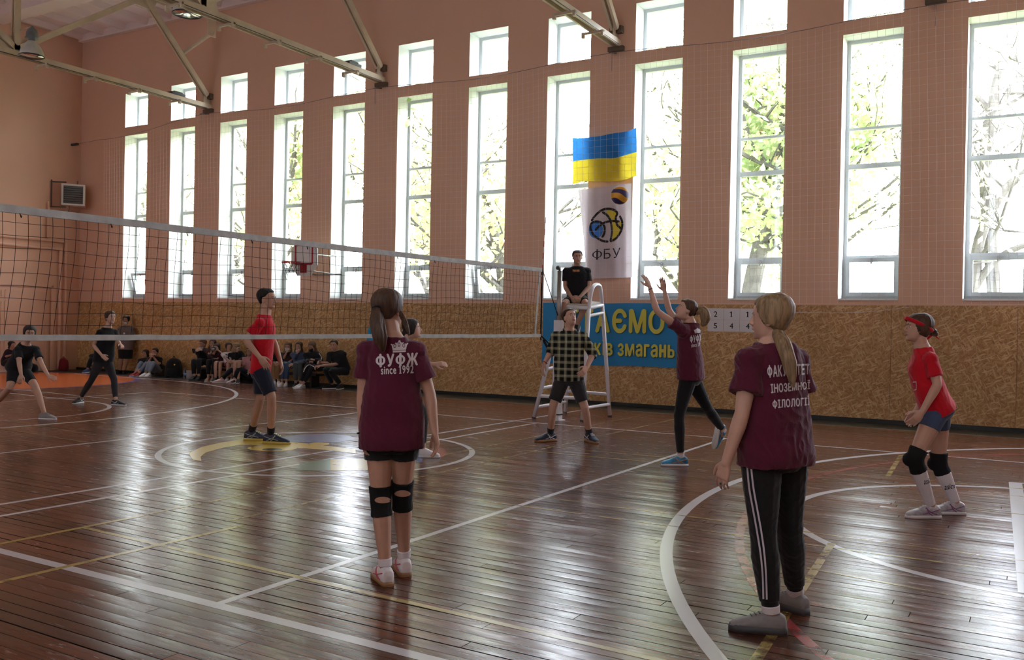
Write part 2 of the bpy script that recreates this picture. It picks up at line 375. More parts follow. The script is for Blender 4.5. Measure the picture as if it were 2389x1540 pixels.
for (p, q) in (((9.1, 0), (9.1, 2.4)), ((9.1, 2.4), (11.95, 2.4)), ((11.95, 2.4), (11.95, 0))): bar(b, (XL+.03, *p), (XL+.03, *q), .12, .05, V((1, 0, 0)))
obj('door_frame', b, pink, d)

# ---------------------------------------------------------------- court markings (paint, part of the floor)
LZ = [.0007]
def strip(pts, wd, m, name='painted_line', closed=False):
    z = LZ[0]; LZ[0] += .000015
    b = B(); pts = [V((p[0], p[1], z)) for p in pts]; n = len(pts); L_, R_ = [], []
    for i, p in enumerate(pts):
        if closed: t = pts[(i+1) % n]-pts[i-1]
        else: t = pts[min(i+1, n-1)]-pts[max(i-1, 0)]
        t.normalize(); s = V((-t.y, t.x, 0))*(wd/2); L_.append(b.verts.new(p+s)); R_.append(b.verts.new(p-s))
    for i in range(n if closed else n-1):
        j = (i+1) % n; b.faces.new((R_[i], R_[j], L_[j], L_[i]))
    return obj(name, b, m, FLOOR)
def arc(c, r, a0, a1, n=64, ry=None): return [(c[0]+r*math.cos(math.radians(a0+(a1-a0)*k/n)), c[1]+(ry or r)*math.sin(math.radians(a0+(a1-a0)*k/n))) for k in range(n+1)]
def patch(pts, m, name='painted_emblem'):
    z = LZ[0]; LZ[0] += .000015
    b = B(); quad(b, [(p[0], p[1], z) for p in pts]); return obj(name, b, m, FLOOR)
OC = (-14.6, 9.45)
ob = B(); z = LZ[0]; quad(ob, [(p[0], p[1], z) for p in arc((-14.6, 8.6), 3.25, 0, 350, 60)]); obj('orange_circle', ob, orange_m, FLOOR); LZ[0] += .000015
strip(arc((-14.6, 8.6), 3.3, 0, 354, 60), .12, blue_edge, 'circle_edge', True)
for x_ in (-9, -3.1, 0, 3, 9): strip([(x_, -.02 if x_ else 0), (x_, 9)], .055, ln_white)
strip([(-9, 0), (9, 0)], .075, ln_white); strip([(-9, 9.0), (9, 9.0)], .055, ln_white)
strip([(-.42, -2.6), (-.42, 11.87)], .055, ln_white)
strip([(-14, 11.87), (9, 11.87)], .045, ln_pale); strip([(-14, 11.62), (9, 11.62)], .025, ln_yel)
strip(arc((-.536, 4.67), 1.79, 0, 355, 72), .07, ln_white, 'centre_circle', True)
strip(arc((11.605, 5.03), 7.46, 112, 248, 80), .085, ln_white, 'three_point_arc')
strip(arc((-11.95, 4.74), 6.70, -90, 90, 80), .075, ln_white, 'three_point_arc'); strip([(-11.95, 11.44), (-15.5, 11.44)], .07, ln_white)
strip(arc((7.07, 4.79), 2.134, 100, 260, 60), .075, ln_white, 'free_throw_arc'); strip([(6.57, 7.29), (6.735, 2.77)], .12, ln_white)
strip([(6.55, 7.27), (9, 7.5)], .05, ln_white); strip([(6.70, 2.69), (9, 2.5)], .06, ln_white)
strip(arc((-8.04, 4.75), 2.0, -90, 90, 40), .07, ln_white, 'free_throw_arc'); strip([(-8.04, 2.75), (-12, 2.6)], .06, ln_white); strip([(-8.04, 6.75), (-12, 6.9)], .06, ln_white)
strip([(-8.3, 7.35), (-13, 7.5)], .05, ln_white)
strip(arc((11.554, 5.05), 6.92, 128, 232, 70), .065, ln_red, 'worn_red_arc'); strip(arc((-11.6, 4.75), 5.5, -50, 60, 50), .035, ln_red, 'worn_red_arc')
for x_ in (1.50, -4.4, -5.2): strip([(x_, 1.4 if x_ > 0 else -1.9), (x_, 11.6)], .035, ln_yel)
strip([(.82, 1.2), (.82, 11.6)], .035, ln_yel); strip([(.81, -1.9), (.83, 1.2)], .05, ln_yel2); strip([(1.66, -1.9), (1.70, 1.4)], .05, ln_yel2)
strip([(5.30, 8.75), (5.40, 6.9)], .05, ln_yel); strip([(5.50, 3.4), (5.76, -.8)], .055, ln_yel); strip([(.82, .70), (9, .45)], .045, ln_yel2)
for (p, q) in (((.7, 6.16), (9, 6.5)), ((.7, 6.6), (9, 7.0)), ((1.3, 3.70), (9, 3.62)), ((1.6, 3.22), (9, 3.3)), ((-5.4, 4.05), (-3.2, 3.9)), ((-5.3, 3.6), (-3.2, 3.45)), ((5.4, 5.5), (9, 5.3)), ((5.5, 2.6), (9, 2.1))): strip([p, q], .032, ln_yel)
# worn centre emblem
E0 = V((-.45, 4.58))
def em(u, v): p = onz(u, v); return (p.x, p.y)
cres_o = [(450, 1073), (440, 1058), (470, 1043), (520, 1032), (560, 1026), (640, 1028), (700, 1033), (760, 1040), (830, 1048)]
cres_i = [(830, 1058), (760, 1050), (700, 1046), (640, 1042), (560, 1038), (520, 1045), (480, 1056), (468, 1066), (470, 1076)]
patch([em(*q) for q in (cres_o+cres_i)[::-1]], em_yel)
patch([em(*q) for q in [(655+180*0, 1022), (690, 1015), (760, 1012), (815, 1016), (828, 1025), (790, 1032), (720, 1033), (670, 1030)][::-1]], em_blue)
patch([em(745+24*math.cos(t*math.pi/10), 1036+3.5*math.sin(t*math.pi/10)) for t in range(20)][::-1], em_yel)
patch([em(635+58*math.cos(t*math.pi/12), 1046+7*math.sin(t*math.pi/12)) for t in range(24)][::-1], em_yel)
patch([em(635+24*math.cos(t*math.pi/10), 1049+3*math.sin(t*math.pi/10)) for t in range(20)][::-1], em_dark)
patch([em(*q) for q in ((700, 1080), (771, 1071), (771, 1098), (690, 1098))][::-1], em_green)
patch([em(*q) for q in ((771, 1071), (900, 1070), (905, 1097), (771, 1098))][::-1], em_yel)
patch([em(*q) for q in ((905, 1070), (985, 1066), (985, 1078), (905, 1085))][::-1], em_blue)
patch([em(1022+20*math.cos(t*math.pi/10), 1056+12*math.sin(t*math.pi/10)) for t in range(20)][::-1], em_red)
strip([em(*q) for q in ((700, 1056), (760, 1064), (840, 1062), (900, 1050))], .05, em_red, 'painted_emblem')
for k in range(5): strip([em(1040+k*9, 1036+k*7), em(1062+k*8, 1034+k*7)], .04, em_dark, 'painted_emblem')
# ================================================================ trees outside the windows
bark = mat('bark', (.11, .10, .092), .95, .2, var=.3, vscale=4, bump=.4, bscale=12)
def leafmat(name, col):
    m, g = newmat(name)
    d = g.node('ShaderNodeBsdfDiffuse', {'Color': (*col, 1)}); t = g.node('ShaderNodeBsdfTranslucent', {'Color': (*col, 1)})
    mx = g.node('ShaderNodeMixShader', {0: .6, 1: d.outputs[0], 2: t.outputs[0]}); g.L.new(mx.outputs[0], g.n['Material Output'].inputs['Surface']); return m
LEAF = [leafmat('green_leaf', (.47, .56, .30)), leafmat('yellow_leaf', (.62, .60, .36)), leafmat('orange_leaf', (.63, .47, .31))]
def tree(label, base, H, r0, lean, nleaf, mix, seed, limbs=None, spread=1.0, zmin=2.2):
    R = random.Random(seed)
    t = thing('tree', label, 'tree', group='trees outside the hall')
    bm = B(); tips = []
    def grow(p, d, ln, r, k):
        pts = [p]; q = p.copy(); dd = d.copy()
        for s in range(4):
            dd = (dd + V((R.uniform(-.2, .2), R.uniform(-.2, .2), R.uniform(-.04, .18)))).normalized(); q = q + dd*(ln/4); pts.append(q)
        tube(bm, pts, [r*(1-.45*i/4) for i in range(5)], 7 if k < 2 else 5, 'f')
        if k >= 2: tips.extend(pts[1:])
        if k >= 4 or r < .008: return
        for s in range(3 if k < 3 else 2):
            i = R.randint(2, 4); ax = V((R.uniform(-1, 1), R.uniform(-1, 1), R.uniform(-.2, .7))).normalized()
            grow(pts[i], (dd*.55+ax*.75*spread).normalized(), ln*R.uniform(.55, .8), r*.55, k+1)
    if limbs:
        for lb, ra in limbs:
            pts = cat_rom(lb, 5); n = len(pts)
            tube(bm, pts, [ra*(1-.6*i/n) for i in range(n)], 9, 'f')
            for i in range(n//3, n, 2):
                ax = V((R.uniform(-1, 1), R.uniform(-.6, .6), R.uniform(-.3, .8))).normalized()
                grow(pts[i], ax, R.uniform(1.2, 2.4), ra*.28, 2)
    else:
        base = V(base); pts = [base+V((lean[0]*i/5+R.uniform(-.08, .08), lean[1]*i/5+R.uniform(-.08, .08), H*.45*i/5)) for i in range(6)]
        tube(bm, pts, [r0*(1.15-.45*i/5) for i in range(6)], 10, 'f')
        for i in range(2, 6):
            for s in range(2 if i < 5 else 4):
                a = R.uniform(0, 6.28); grow(pts[i], V((math.cos(a)*.8*spread, math.sin(a)*.8*spread, R.uniform(.4, 1.2))).normalized(), H*R.uniform(.2, .3), r0*.45, 1)
    obj('trunk', bm, bark, t)
    lm = B()
    for i in range(int(nleaf*1.5)):
        c = R.choice(tips)+V((R.gauss(0, .32), R.gauss(0, .32), R.gauss(0, .3)))
        if c.z < zmin: continue
        u = V((R.gauss(0, 1), R.gauss(0, 1), R.gauss(0, 1))).normalized(); v = u.orthogonal().normalized(); s = R.uniform(.07, .13)
        x = R.random(); quad(lm, [c-u*s, c-v*s*.6, c+u*s, c+v*s*.6], 0 if x < mix[0] else (1 if x < mix[0]+mix[1] else 2))
    f = obj('foliage', lm, LEAF, t); f['kind'] = 'stuff'
for k, (x, y, H, r, mixx, nl, lab) in enumerate((
    (-34, 22, 11, .2, (.3, .55), 5000, 'yellowing tree seen through the farthest tall windows'),
    (-27.5, 19, 10, .2, (.35, .5), 6000, 'pale yellow tree behind the second and third windows from the corner'),
    (-21.5, 21, 12, .22, (.5, .4), 7500, 'leafy yellow green tree outside the windows left of the small hoop'),
    (-15.2, 18.5, 11, .2, (.5, .4), 7500, 'bright yellow green tree outside the windows right of the small hoop'),
    (-10, 21, 12, .22, (.45, .4), 7000, 'mixed green and gold tree outside the windows above the net'),
    (-5.5, 18.3, 10.5, .2, (.5, .2), 7000, 'orange and green tree outside the window left of the flag'),
    (-1.2, 20.5, 12, .24, (.55, .2), 8000, 'green and rust leaved tree outside the window right of the flag'))):
    tree(lab, (x, y, -.4), H, r, (rnd.uniform(-1, 1), rnd.uniform(-.5, .5)), nl, mixx, 40+k)
oy = lambda pts, y: [ony(u, v, y) for u, v in pts]
tree('big dark leaning tree trunk with green leaves behind the third window from right', (0, 0, 0), 9, .3, (0, 0), 9500, (.85, .1), 77,
     [(oy([(1738, 790), (1750, 690), (1768, 600), (1786, 530), (1802, 470), (1818, 425), (1860, 370), (1910, 290), (1935, 180)], 18.2), .24), (oy([(1772, 590), (1795, 575), (1835, 548), (1900, 500), (1960, 470)], 18.2), .13), (oy([(1796, 420), (1770, 370), (1742, 310), (1725, 220), (1740, 60)], 18.4), .11), (oy([(1812, 430), (1820, 330), (1830, 200), (1800, 40)], 18.6), .10)], .9)
tree('sparse autumn tree with bare grey limbs outside the rightmost window', (0, 0, 0), 9, .3, (0, 0), 1500, (.35, .35), 78,
     [(oy([(2180, 900), (2262, 700), (2285, 560), (2335, 455), (2395, 400), (2500, 330)], 19.5), .16), (oy([(2262, 690), (2320, 610), (2400, 570), (2520, 560)], 19.5), .10), (oy([(2340, 900), (2300, 420), (2318, 240), (2345, 120), (2380, 0)], 19.9), .17), (oy([(2310, 300), (2360, 200), (2420, 120)], 20), .09), (oy([(1900, 640), (1980, 560), (2060, 500), (2130, 440)], 20.5), .06), (oy([(2310, 260), (2200, 150), (2060, 90), (1960, 110)], 20), .08), (oy([(2250, 420), (2120, 330), (1990, 290)], 20.2), .07)], 1.0)

# ================================================================ roof trusses and lamps
def truss(X, label, y0=WY, full=True):
    t = thing('roof_truss', label, 'truss', group='steel roof trusses')
    Zb, Zt = 7.03, 9.25
    b = B()
    for dx in (-.07, .07): box(b, (X+dx-.02, YB, Zb-.05), (X+dx+.02, WY, Zb+.07))
    box(b, (X-.075, YB, Zb+.05), (X+.075, WY, Zb+.07)); obj('bottom_chord', b, truss_m, t)
    b = B()
    for dx in (-.07, .07): box(b, (X+dx-.02, YB, Zt), (X+dx+.02, WY-.9, Zt+.12))
    obj('top_chord', b, truss_m, t)
    nodes_b = [WY-.05, 7.62, 1.5, YB+.05]; nodes_t = [10.72, 4.56, -1.6]
    segs = [((WY-.12, Zb+.28), (10.72, Zt)), ((10.72, Zt), (7.62, Zb+.1)), ((7.62, Zb+.1), (4.56, Zt)), ((4.56, Zt), (1.5, Zb+.1)), ((1.5, Zb+.1), (-1.6, Zt)), ((-1.6, Zt), (YB+.1, Zb+.28)), ((7.62, Zb), (7.62, Zt)), ((1.5, Zb), (1.5, Zt))]
    for p, q in segs:
        b = B(); s = V((1, 0, 0))
        for dx in (-.05, .05): bar(b, (X+dx, *p), (X+dx, *q), .055, .12, V((0, 0, 1)) if p[0] != q[0] else V((0, 1, 0)))
        obj('brace', b, truss_m, t)
    for y in nodes_b[:3] + []:
        b = B(); w_ = .42 if y < WY-.2 else .18
        loft(b, [[V((X+dx, yy, zz)) for yy, zz in ((y-w_, Zb), (min(y+w_, WY), Zb), (min(y+w_*.7, WY), Zb+.36), (y-w_*.7, Zb+.36))] for dx in (-.012, .012)]); obj('gusset_plate', b, truss_m, t)
    for y in nodes_t:
        b = B(); loft(b, [[V((X+dx, yy, zz)) for yy, zz in ((y-.42, Zt+.1), (y-.25, Zt-.25), (y+.25, Zt-.25), (y+.42, Zt+.1))] for dx in (-.012, .012)]); obj('gusset_plate', b, truss_m, t)
    y = WY-1.1; k = 0
    b = B(); tube(b, [(X+.13, WY-.2, Zb-.06), (X+.13, YB+.3, Zb-.06)], .008, 6, 'f'); obj('conduit', b, dark_metal, t)
    while y > YB+.5:
        b = B(); box(b, (X-.22, y-.018, Zb-.10), (X+.22, y+.018, Zb-.06)); box(b, (X+.17, y-.03, Zb-.16), (X+.22, y+.03, Zb-.06)); box(b, (X-.22, y-.03, Zb-.16), (X-.17, y+.03, Zb-.06))
        obj('lamp_bracket', b, truss_m, t); y -= 1.15; k += 1
    for q in ((X-.16, WY-.09, Zb-.14, X+.16, WY, Zb-.05), (X-.13, WY-.1, Zb+.2, X+.13, WY, Zb+.34)): b = B(); box(b, q[:3], q[3:]); obj('wall_bracket', b, mat('rusty_bracket', (.12, .085, .06), .7), t)
    if X < -6:
        b = B(); box(b, (X-.14, WY-1.25, Zb+.07), (X+.10, WY-.85, Zb+.13)); box(b, (X-.12, WY-1.15, Zb+.13), (X+.06, WY-.9, Zb+.17)); obj('loose_board', b, dark_metal, t)
truss(-11.95, 'cream steel roof truss nearest the far end wall'); truss(-6.25, 'cream steel roof truss in the middle, second from far end')
truss(-.45, 'cream steel roof truss above the flag'); truss(5.2, 'cream steel roof truss at the right edge, only its wall bracket showing')
b = B(); p0, p1 = onx(430, 122, -11.9), onx(495, 76, -10.9); tube(b, [p0, p1], .05, 10); box(b, (p1.x-.02, p1.y-.14, p1.z-.1), (p1.x+.02, p1.y+.1, ZC+.1)); tag(obj('steel_strut', b, truss_m), 'round cream steel strut rising from the far truss brace to a roof plate', 'strut')
lamp_shell = mat('lamp_enamel', (.52, .50, .46), .4, .5, var=.15, vscale=5)
m, g = newmat('lamp_lens'); g.p.inputs['Base Color'].default_value = (.6, .62, .62, 1); g.p.inputs['Metallic'].default_value = .9; g.p.inputs['Roughness'].default_value = .12; lens_m = m
def lathe(bm, prof, c, n=24):
    c = V(c); rs = [[c+V((r*math.cos(2*math.pi*k/n), r*math.sin(2*math.pi*k/n), z)) for k in range(n)] for r, z in prof]; loft(bm, rs)
def bell(c, label, rod, q=1.0):
    t = thing('bell_lamp', label, 'lamp', group='bell shaped hall lamps')
    b = B(); lathe(b, [(r*q, z*q) for r, z in [(.27, 0), (.275, .03), (.25, .12), (.20, .22), (.13, .31), (.085, .36)]], c); obj('lamp_shade', b, lamp_shell, t, True)
    b = B(); lathe(b, [(r*q, z*q) for r, z in [(.07, .34), (.075, .42), (.16, .43), (.135, .46), (.13, .55), (.10, .63), (.05, .68), (.02, .72)]], c); obj('ballast_housing', b, mat('lamp_housing', (.13, .14, .14), .5, .4, var=.2), t, True)
    b = B(); lathe(b, [(r*q, z*q) for r, z in [(.262, .004), (.26, -.006), (.05, -.012)]], c); obj('lens', b, lens_m, t, True)
    b = B(); n = 24; cc = V(c); tube(b, [cc+V((.275*q*math.cos(a*math.pi/12), .275*q*math.sin(a*math.pi/12), 0)) for a in range(25)], .010, 6, 'f'); obj('rim', b, dark_metal, t)
    b = B(); tube(b, [cc+V((0, 0, .70*q)), V(rod)], .012, 6); obj('hanger_rod', b, truss_m, t)
bell(at(74, 131, 18.1), 'bell lamp hanging beside the node of the far truss, upper left', onx(47, 70, -11.9), .84)
c2 = at(437, 33, 17.3); bell(c2, 'bell lamp seen from below behind the middle truss, lens glinting', (c2.x, c2.y, ZC))

# ================================================================ wall net on its cable
netw = mat('white_net_cord', (.68, .63, .60), .8, .2)
t = thing('protective_net', 'white cord mesh net hanging in front of the whole window wall', 'net')
x = -15.9; NY = 12.46
def ztop(x): return 6.72+.06*math.cos((x+.45)/5.75*2*math.pi)+(0 if x > -12 else (x+12)*.055)
def npos(x, z):
    f = (ztop(x)-z)/4.7; s = noise.noise(V((x*.9, z*.25, 3)))*.05; return V((x+.10*f+s*f*1.2, NY+.03*math.sin(x*1.9+z*.2)+.02*noise.noise(V((x*2, z*.6, 9))), z))
b = B(); x = -15.9
while x < 8.2:
    zt = ztop(x); tube(b, [npos(x, zt-(zt-1.99)*k/11) for k in range(12)], .0018, 4, 'f'); x += .125
for k in range(1, 39):
    pts = []; x = -15.9
    while x < 8.3: zt = ztop(x); pts.append(npos(x, zt-(zt-1.99)*k/38)); x += .25
    tube(b, pts, .0014, 4, 'f')
obj('mesh', b, netw, t)
b = B(); pts = []; x = -17.3+.03
while x < 9: pts.append(V((x, NY, ztop(x)+.01 if x > -16 else 6.47+(x+17.3)*.03))); x += .3
tube(b, pts, .006, 5, 'f'); obj('cable', b, mat('net_cable', (.16, .13, .12), .6), t)
b = B(); box(b, (XL+.01, NY-.03, 6.44), (XL+.3, NY+.03, 6.50)); obj('anchor', b, dark_metal, t)
for X in (-11.95, -6.25, -.45, 5.2):
    b = B(); tube(b, [(X, WY-.03, 6.86), (X, NY, 6.80)], .012, 6); obj('cable_hook', b, dark_metal, t)
    b = B(); tube(b, [(X+.03, NY, 6.8), (X+.02, NY+.02, 6.45)], .004, 5); obj('loose_tie', b, dark_metal, t)

# ================================================================ volleyball net and posts
cord = mat('black_net_cord', (.012, .011, .012), .8, .2); tape = mat('grey_white_net_tape', (.36, .35, .33), .85, .2, var=.14, vscale=9, bump=.15, bscale=30)
t = thing('volleyball_net', 'black mesh volleyball net with white tapes stretched across the court', 'net')
def ztp(y): return 2.335+.006*(y-1.6)+.0008*(y-4)**2*(1 if y > 4 else .3)
def zbt(y): return 1.355-.004*math.sin(y)+.003*(y-4)*(1 if y > 4 else 0)
Y0, Y1 = -.45, 9.06
def nx(y, f): return .03*math.sin(y*1.7+f*3)*math.sin(f*math.pi)
def shear(y, f): return y-.045*f*f*(1+.8*math.sin(y*1.3))*(1 if y < 8 else (9.06-y)/1.06)
def np_(y, f): return V((nx(y, f), shear(y, f), ztp(y)*(1-f)+zbt(y)*f+.010*math.sin(y*6.5+f*5)*math.sin(f*math.pi)))
b = B(); y = Y0
while y <= Y1+.001: tube(b, [np_(y, k/8) for k in range(9)], .0021, 5, 'f'); y += .1
for k in range(1, 10):
    pts = []; y = Y0
    while y <= Y1+.001: pts.append(np_(y, k/10)); y += .05
    tube(b, pts, .0021, 5, 'f')
obj('mesh', b, cord, t)
def band(y0, y1, zf, h, th, name, m):
    b = B(); rings = []; y = y0
    while y <= y1+.001:
        z = zf(y)+.004*noise.noise(V((y*3, 0, 1))); j = .004*noise.noise(V((y*5, 2, 1)))
        rings.append([V((-th/2+j, y, z-h/2)), V((th/2+j, y, z-h/2+.002)), V((th/2+j, y, z+h/2)), V((-th/2+j, y, z+h/2))]); y += .1
    loft(b, rings); obj(name, b, m, t)
band(Y0, Y1, ztp, .062, .012, 'top_tape', tape); band(Y0, Y1, zbt, .048, .010, 'bottom_tape', tape)
b = B(); bar(b, (-.008, 9.0, ztp(9)), (-.008, 8.88, zbt(9)), .008, .05, V((0, 1, 0))); obj('side_band', b, tape, t)
b = B(); bar(b, (-.014, 9.03, ztp(9)), (-.014, 8.90, zbt(9)), .008, .02, V((0, 1, 0))); tube(b, [(0, 9.06, ztp(9)+.02), (0, 9.06, zbt(9)-.06)], .012, 6); obj('side_rope', b, cord, t)
ant0 = V((0, 9.05, 2.3)); antd = (onx(1273, 508, 0)-onx(1263, 660, 0)).normalized()
b = B()
for k in range(11):
    p = onx(1263, 660, 0)+antd*(.095*k); q = onx(1263, 660, 0)+antd*(.095*(k+1)); tube(b, [V((0, p.y, p.z)), V((0, q.y, q.z))], .006, 6, 'f', mi=k % 2)
obj('antenna', b, [mat('antenna_red', (.45, .05, .05)), mat('antenna_white', (.6, .55, .55))], t)
for y in range(12):
    yy = -.1+y*.78; b = B(); tube(b, [(.012, yy, ztp(yy)-.03), (.014, yy+.01, ztp(yy)-.06), (.008, yy+.015, ztp(yy)-.045)], .004, 5); obj('tie', b, cord, t)
def post(y, label, sgn):
    p = thing('net_post', label, 'post', group='net posts'); x = .06
    b = B(); tube(b, [(x, y, 1.25), (x, y, 2.42)], .042, 14, 'f'); obj('upper_tube', b, steel, p, True)
    b = B(); box(b, (x-.062, y-.062, .0), (x+.062, y+.062, 1.62)); box(b, (x-.1, y-.1, 0), (x+.1, y+.1, .012)); obj('lower_tube', b, white_tube, p)
    b = B(); tube(b, [(x, y, 2.40), (x, y-sgn*.02, 2.47), (x, y-sgn*.07, 2.48)], .022, 8); ball(b, (x, y-sgn*.07, 2.46), .035); obj('pulley', b, dark_metal, p)
    b = B(); box(b, (x-.07, y-.07, .09), (x+.07, y+.07, .11)); box(b, (x-.066, y-.066, .14), (x+.0, y+.066, .2)); obj('clamp', b, dark_metal, p)
    b = B(); e = Y1 if sgn > 0 else Y0; tube(b, [(0, e, ztp(e)+.02), (x, y-sgn*.045, 1.70)], .006, 6); obj('tension_cord', b, cord, p)
    b = B(); tube(b, [(0, e, zbt(e)), (x, y-sgn*.065, 1.12)], .012, 6); tube(b, [(0, e+sgn*.1, zbt(e)-.08), (.02, e+sgn*.2, zbt(e)-.2)], .02, 6); obj('tie_rope', b, cord, p)
post(9.55, 'steel and white net post beside the umpire stand', 1); post(-.95, 'net post at the near end of the net, left of the frame', -1)

# ================================================================ umpire stand
t = thing('umpire_stand', 'white tubular umpire stand with rungs and handrail behind the plaid shirt man', 'umpire stand')
A0, C0, D0_, E0_ = onz(1245, 976), onz(1358, 983), onz(1423, 972), onz(1318, 963)
A1, C1, D1, E1 = ony(1312, 715, 9.75), ony(1374, 719, 9.8), ony(1405, 712, 10.6), ony(1342, 706, 10.65)
C2, D2 = ony(1380, 676, 9.85), ony(1402, 672, 10.5); r = .033
for nm, p, q in (('leg', A0, A1), ('leg', C0, C1), ('leg', D0_, D1), ('leg', E0_, E1)):
    L_ = B(); tube(L_, [p, q], r, 12, 'f'); lg = obj(nm, L_, white_tube, t, True)
    L_ = B(); tube(L_, [p, p+(q-p)*.012], r*1.12, 12, 'f'); obj('foot_cap', L_, dark_metal, lg)
b = B(); tube(b, cat_rom([C1, C1+(C2-C1)*.75, C2+V((0, .06, .05)), (C2+D2)/2+V((0, 0, .07)), D2+V((0, -.05, .03)), D2+V((0, 0, -.06)), D1], 5), r*.95, 12); obj('handrail', b, white_tube, t, True)
b = B(); tube(b, [A1, C1], r, 12); tube(b, [C1, D1], r, 12); tube(b, [D1, E1], r, 12); tube(b, [E1, A1], r, 12); obj('seat_frame', b, white_tube, t, True)
zs_ = min(A1.z, C1.z, D1.z, E1.z)
b = B(); loft(b, [[V((p.x, p.y, p.z+dz)) for p in (A1, C1, D1, E1)] for dz in (.02, .05)]); obj('seat', b, mat('seat_board', (.38, .35, .30), .6), t)
for k, f in enumerate((.10, .27, .44, .62, .80)):
    b = B(); tube(b, [A0+(A1-A0)*f, E0_+(E1-E0_)*f], .026, 10); obj('rung', b, white_tube, t, True)
for p0, p1, q0, q1, f in ((C0, C1, D0_, D1, .11), (E0_, E1, D0_, D1, .20), (A0, A1, C0, C1, .20), (C0, C1, D0_, D1, .93)):
    b = B(); tube(b, [p0+(p1-p0)*f, q0+(q1-q0)*f], .028, 10); obj('crossbar', b, white_tube, t, True)

# ================================================================ lettering
def glyph(ch):
    c = bpy.data.curves.new('lettering', 'FONT'); c.body = ch; c.resolution_u = 4
    o = bpy.data.objects.new('lettering', c); COL.objects.link(o); dg = bpy.context.evaluated_depsgraph_get(); dg.update()
    me = bpy.data.meshes.new_from_object(o.evaluated_get(dg)); vs = [v.co.copy() for v in me.vertices]; fs = [tuple(p.vertices) for p in me.polygons]
    bpy.data.objects.remove(o); bpy.data.curves.remove(c); bpy.data.meshes.remove(me); return vs, fs
def text_bm(body, w=None, h=None, bold=0.0, cell=None, gap=.10, shear=0.0, serif=True):
    """flat lettering in the XY plane, fitted to width w / height h with the lower left corner at the origin"""
    bm = B(); x = 0
    for ch in body:
        if ch == ' ': x += .28; continue
        if ch in '▬▭':
            a = [(x, 0), (x+.9, 0), (x+.9, .5), (x, .5)]
            if ch == '▬': quad(bm, [(p, q, 0) for p, q in a])
            else:
                for (p, q) in zip(a, a[1:]+a[:1]): bar(bm, (*p, 0), (*q, 0), .05, .002)
            x += 1.0; continue
        if ch == 'Ф':
            vs, fs = glyph('О'); x0 = min(v.x for v in vs); wd = max(v.x for v in vs)-x0; vs = [V(((v.x-x0)*1.12, .70*v.y+.11, 0)) for v in vs]; wd *= 1.12
            n = len(vs); vs += [V((wd/2+a, b_, 0)) for a, b_ in ((-.055, -.02), (.055, -.02), (.055, .74), (-.055, .74))]; fs.append((n, n+1, n+2, n+3))
        elif ch in '1ьн' and serif:
            P1 = dict([('н', [[(0, 0), (.11, 0), (.11, .55), (0, .55)], [(.33, 0), (.44, 0), (.44, .55), (.33, .55)], [(.11, .23), (.33, .23), (.33, .33), (.11, .33)]]), ('1', [[(.12, 0), (.24, 0), (.24, .70), (.16, .70), (.12, .66)], [(.0, .52), (.12, .57), (.12, .66), (.16, .70), (.0, .60)], [(.02, 0), (.34, 0), (.34, .04), (.02, .04)]]), ('ь', [[(0, 0), (.11, 0), (.11, .55), (0, .55)], [(.11, 0), (.30, 0), (.30, .06), (.11, .06)], [(.11, .29), (.30, .29), (.30, .35), (.11, .35)], [(.28, 0), (.36, .02), (.42, .08), (.42, .27), (.36, .33), (.28, .35), (.28, .29), (.34, .25), (.34, .10), (.28, .06)]])])[ch]
            vs, fs, wd = [], [], dict([('1', .34), ('ь', .42), ('н', .44)])[ch]
            for pl_ in P1: n = len(vs); vs += [V((*q, 0)) for q in pl_]; fs.append(tuple(range(n, n+len(pl_))))
        else:
            vs, fs = glyph(ch); x0 = min(v.x for v in vs); wd = max(v.x for v in vs)-x0; vs = [V((v.x-x0, v.y, 0)) for v in vs]
        for ci, (dx, dy) in enumerate([(0, 0)] if not bold else [(-bold, 0), (bold, 0), (0, bold*.7), (0, -bold*.7)]):
            q = [bm.verts.new((x+v.x+dx+shear*v.y, v.y+dy, ci*.0004)) for v in vs]
            for f in fs:
                try: bm.faces.new([q[i] for i in f])
                except ValueError: pass
        x += wd+gap+bold*2
    x0, x1 = min(v.co.x for v in bm.verts), max(v.co.x for v in bm.verts); y0, y1 = min(v.co.y for v in bm.verts), max(v.co.y for v in bm.verts)
    sx = (w/(x1-x0)) if w else None; sy = (h/(y1-y0)) if h else None; sx = sx or sy; sy = sy or sx
    for v in bm.verts: v.co = V(((v.co.x-x0)*sx, (v.co.y-y0)*sy, v.co.z))
    if cell:
        W_, H_ = (x1-x0)*sx, (y1-y0)*sy
        for ax, mx_ in ((0, W_), (1, H_)):
            k = cell
            while k < mx_:
                no = V((1, 0, 0)) if ax == 0 else V((0, 1, 0))
                bmesh.ops.bisect_plane(bm, geom=bm.verts[:]+bm.edges[:]+bm.faces[:], plane_co=no*k, plane_no=no); k += cell
    return bm
def text_wall(name, body, x0, x1, z0, z1, y, m, parent, off=0.0, depth=.002):
    bm = text_bm(body, x1-x0, z1-z0, off)
    for v in bm.verts: v.co = V((x0+v.co.x, y-v.co.z, z0+v.co.y))
    return obj(name, bm, m, parent)

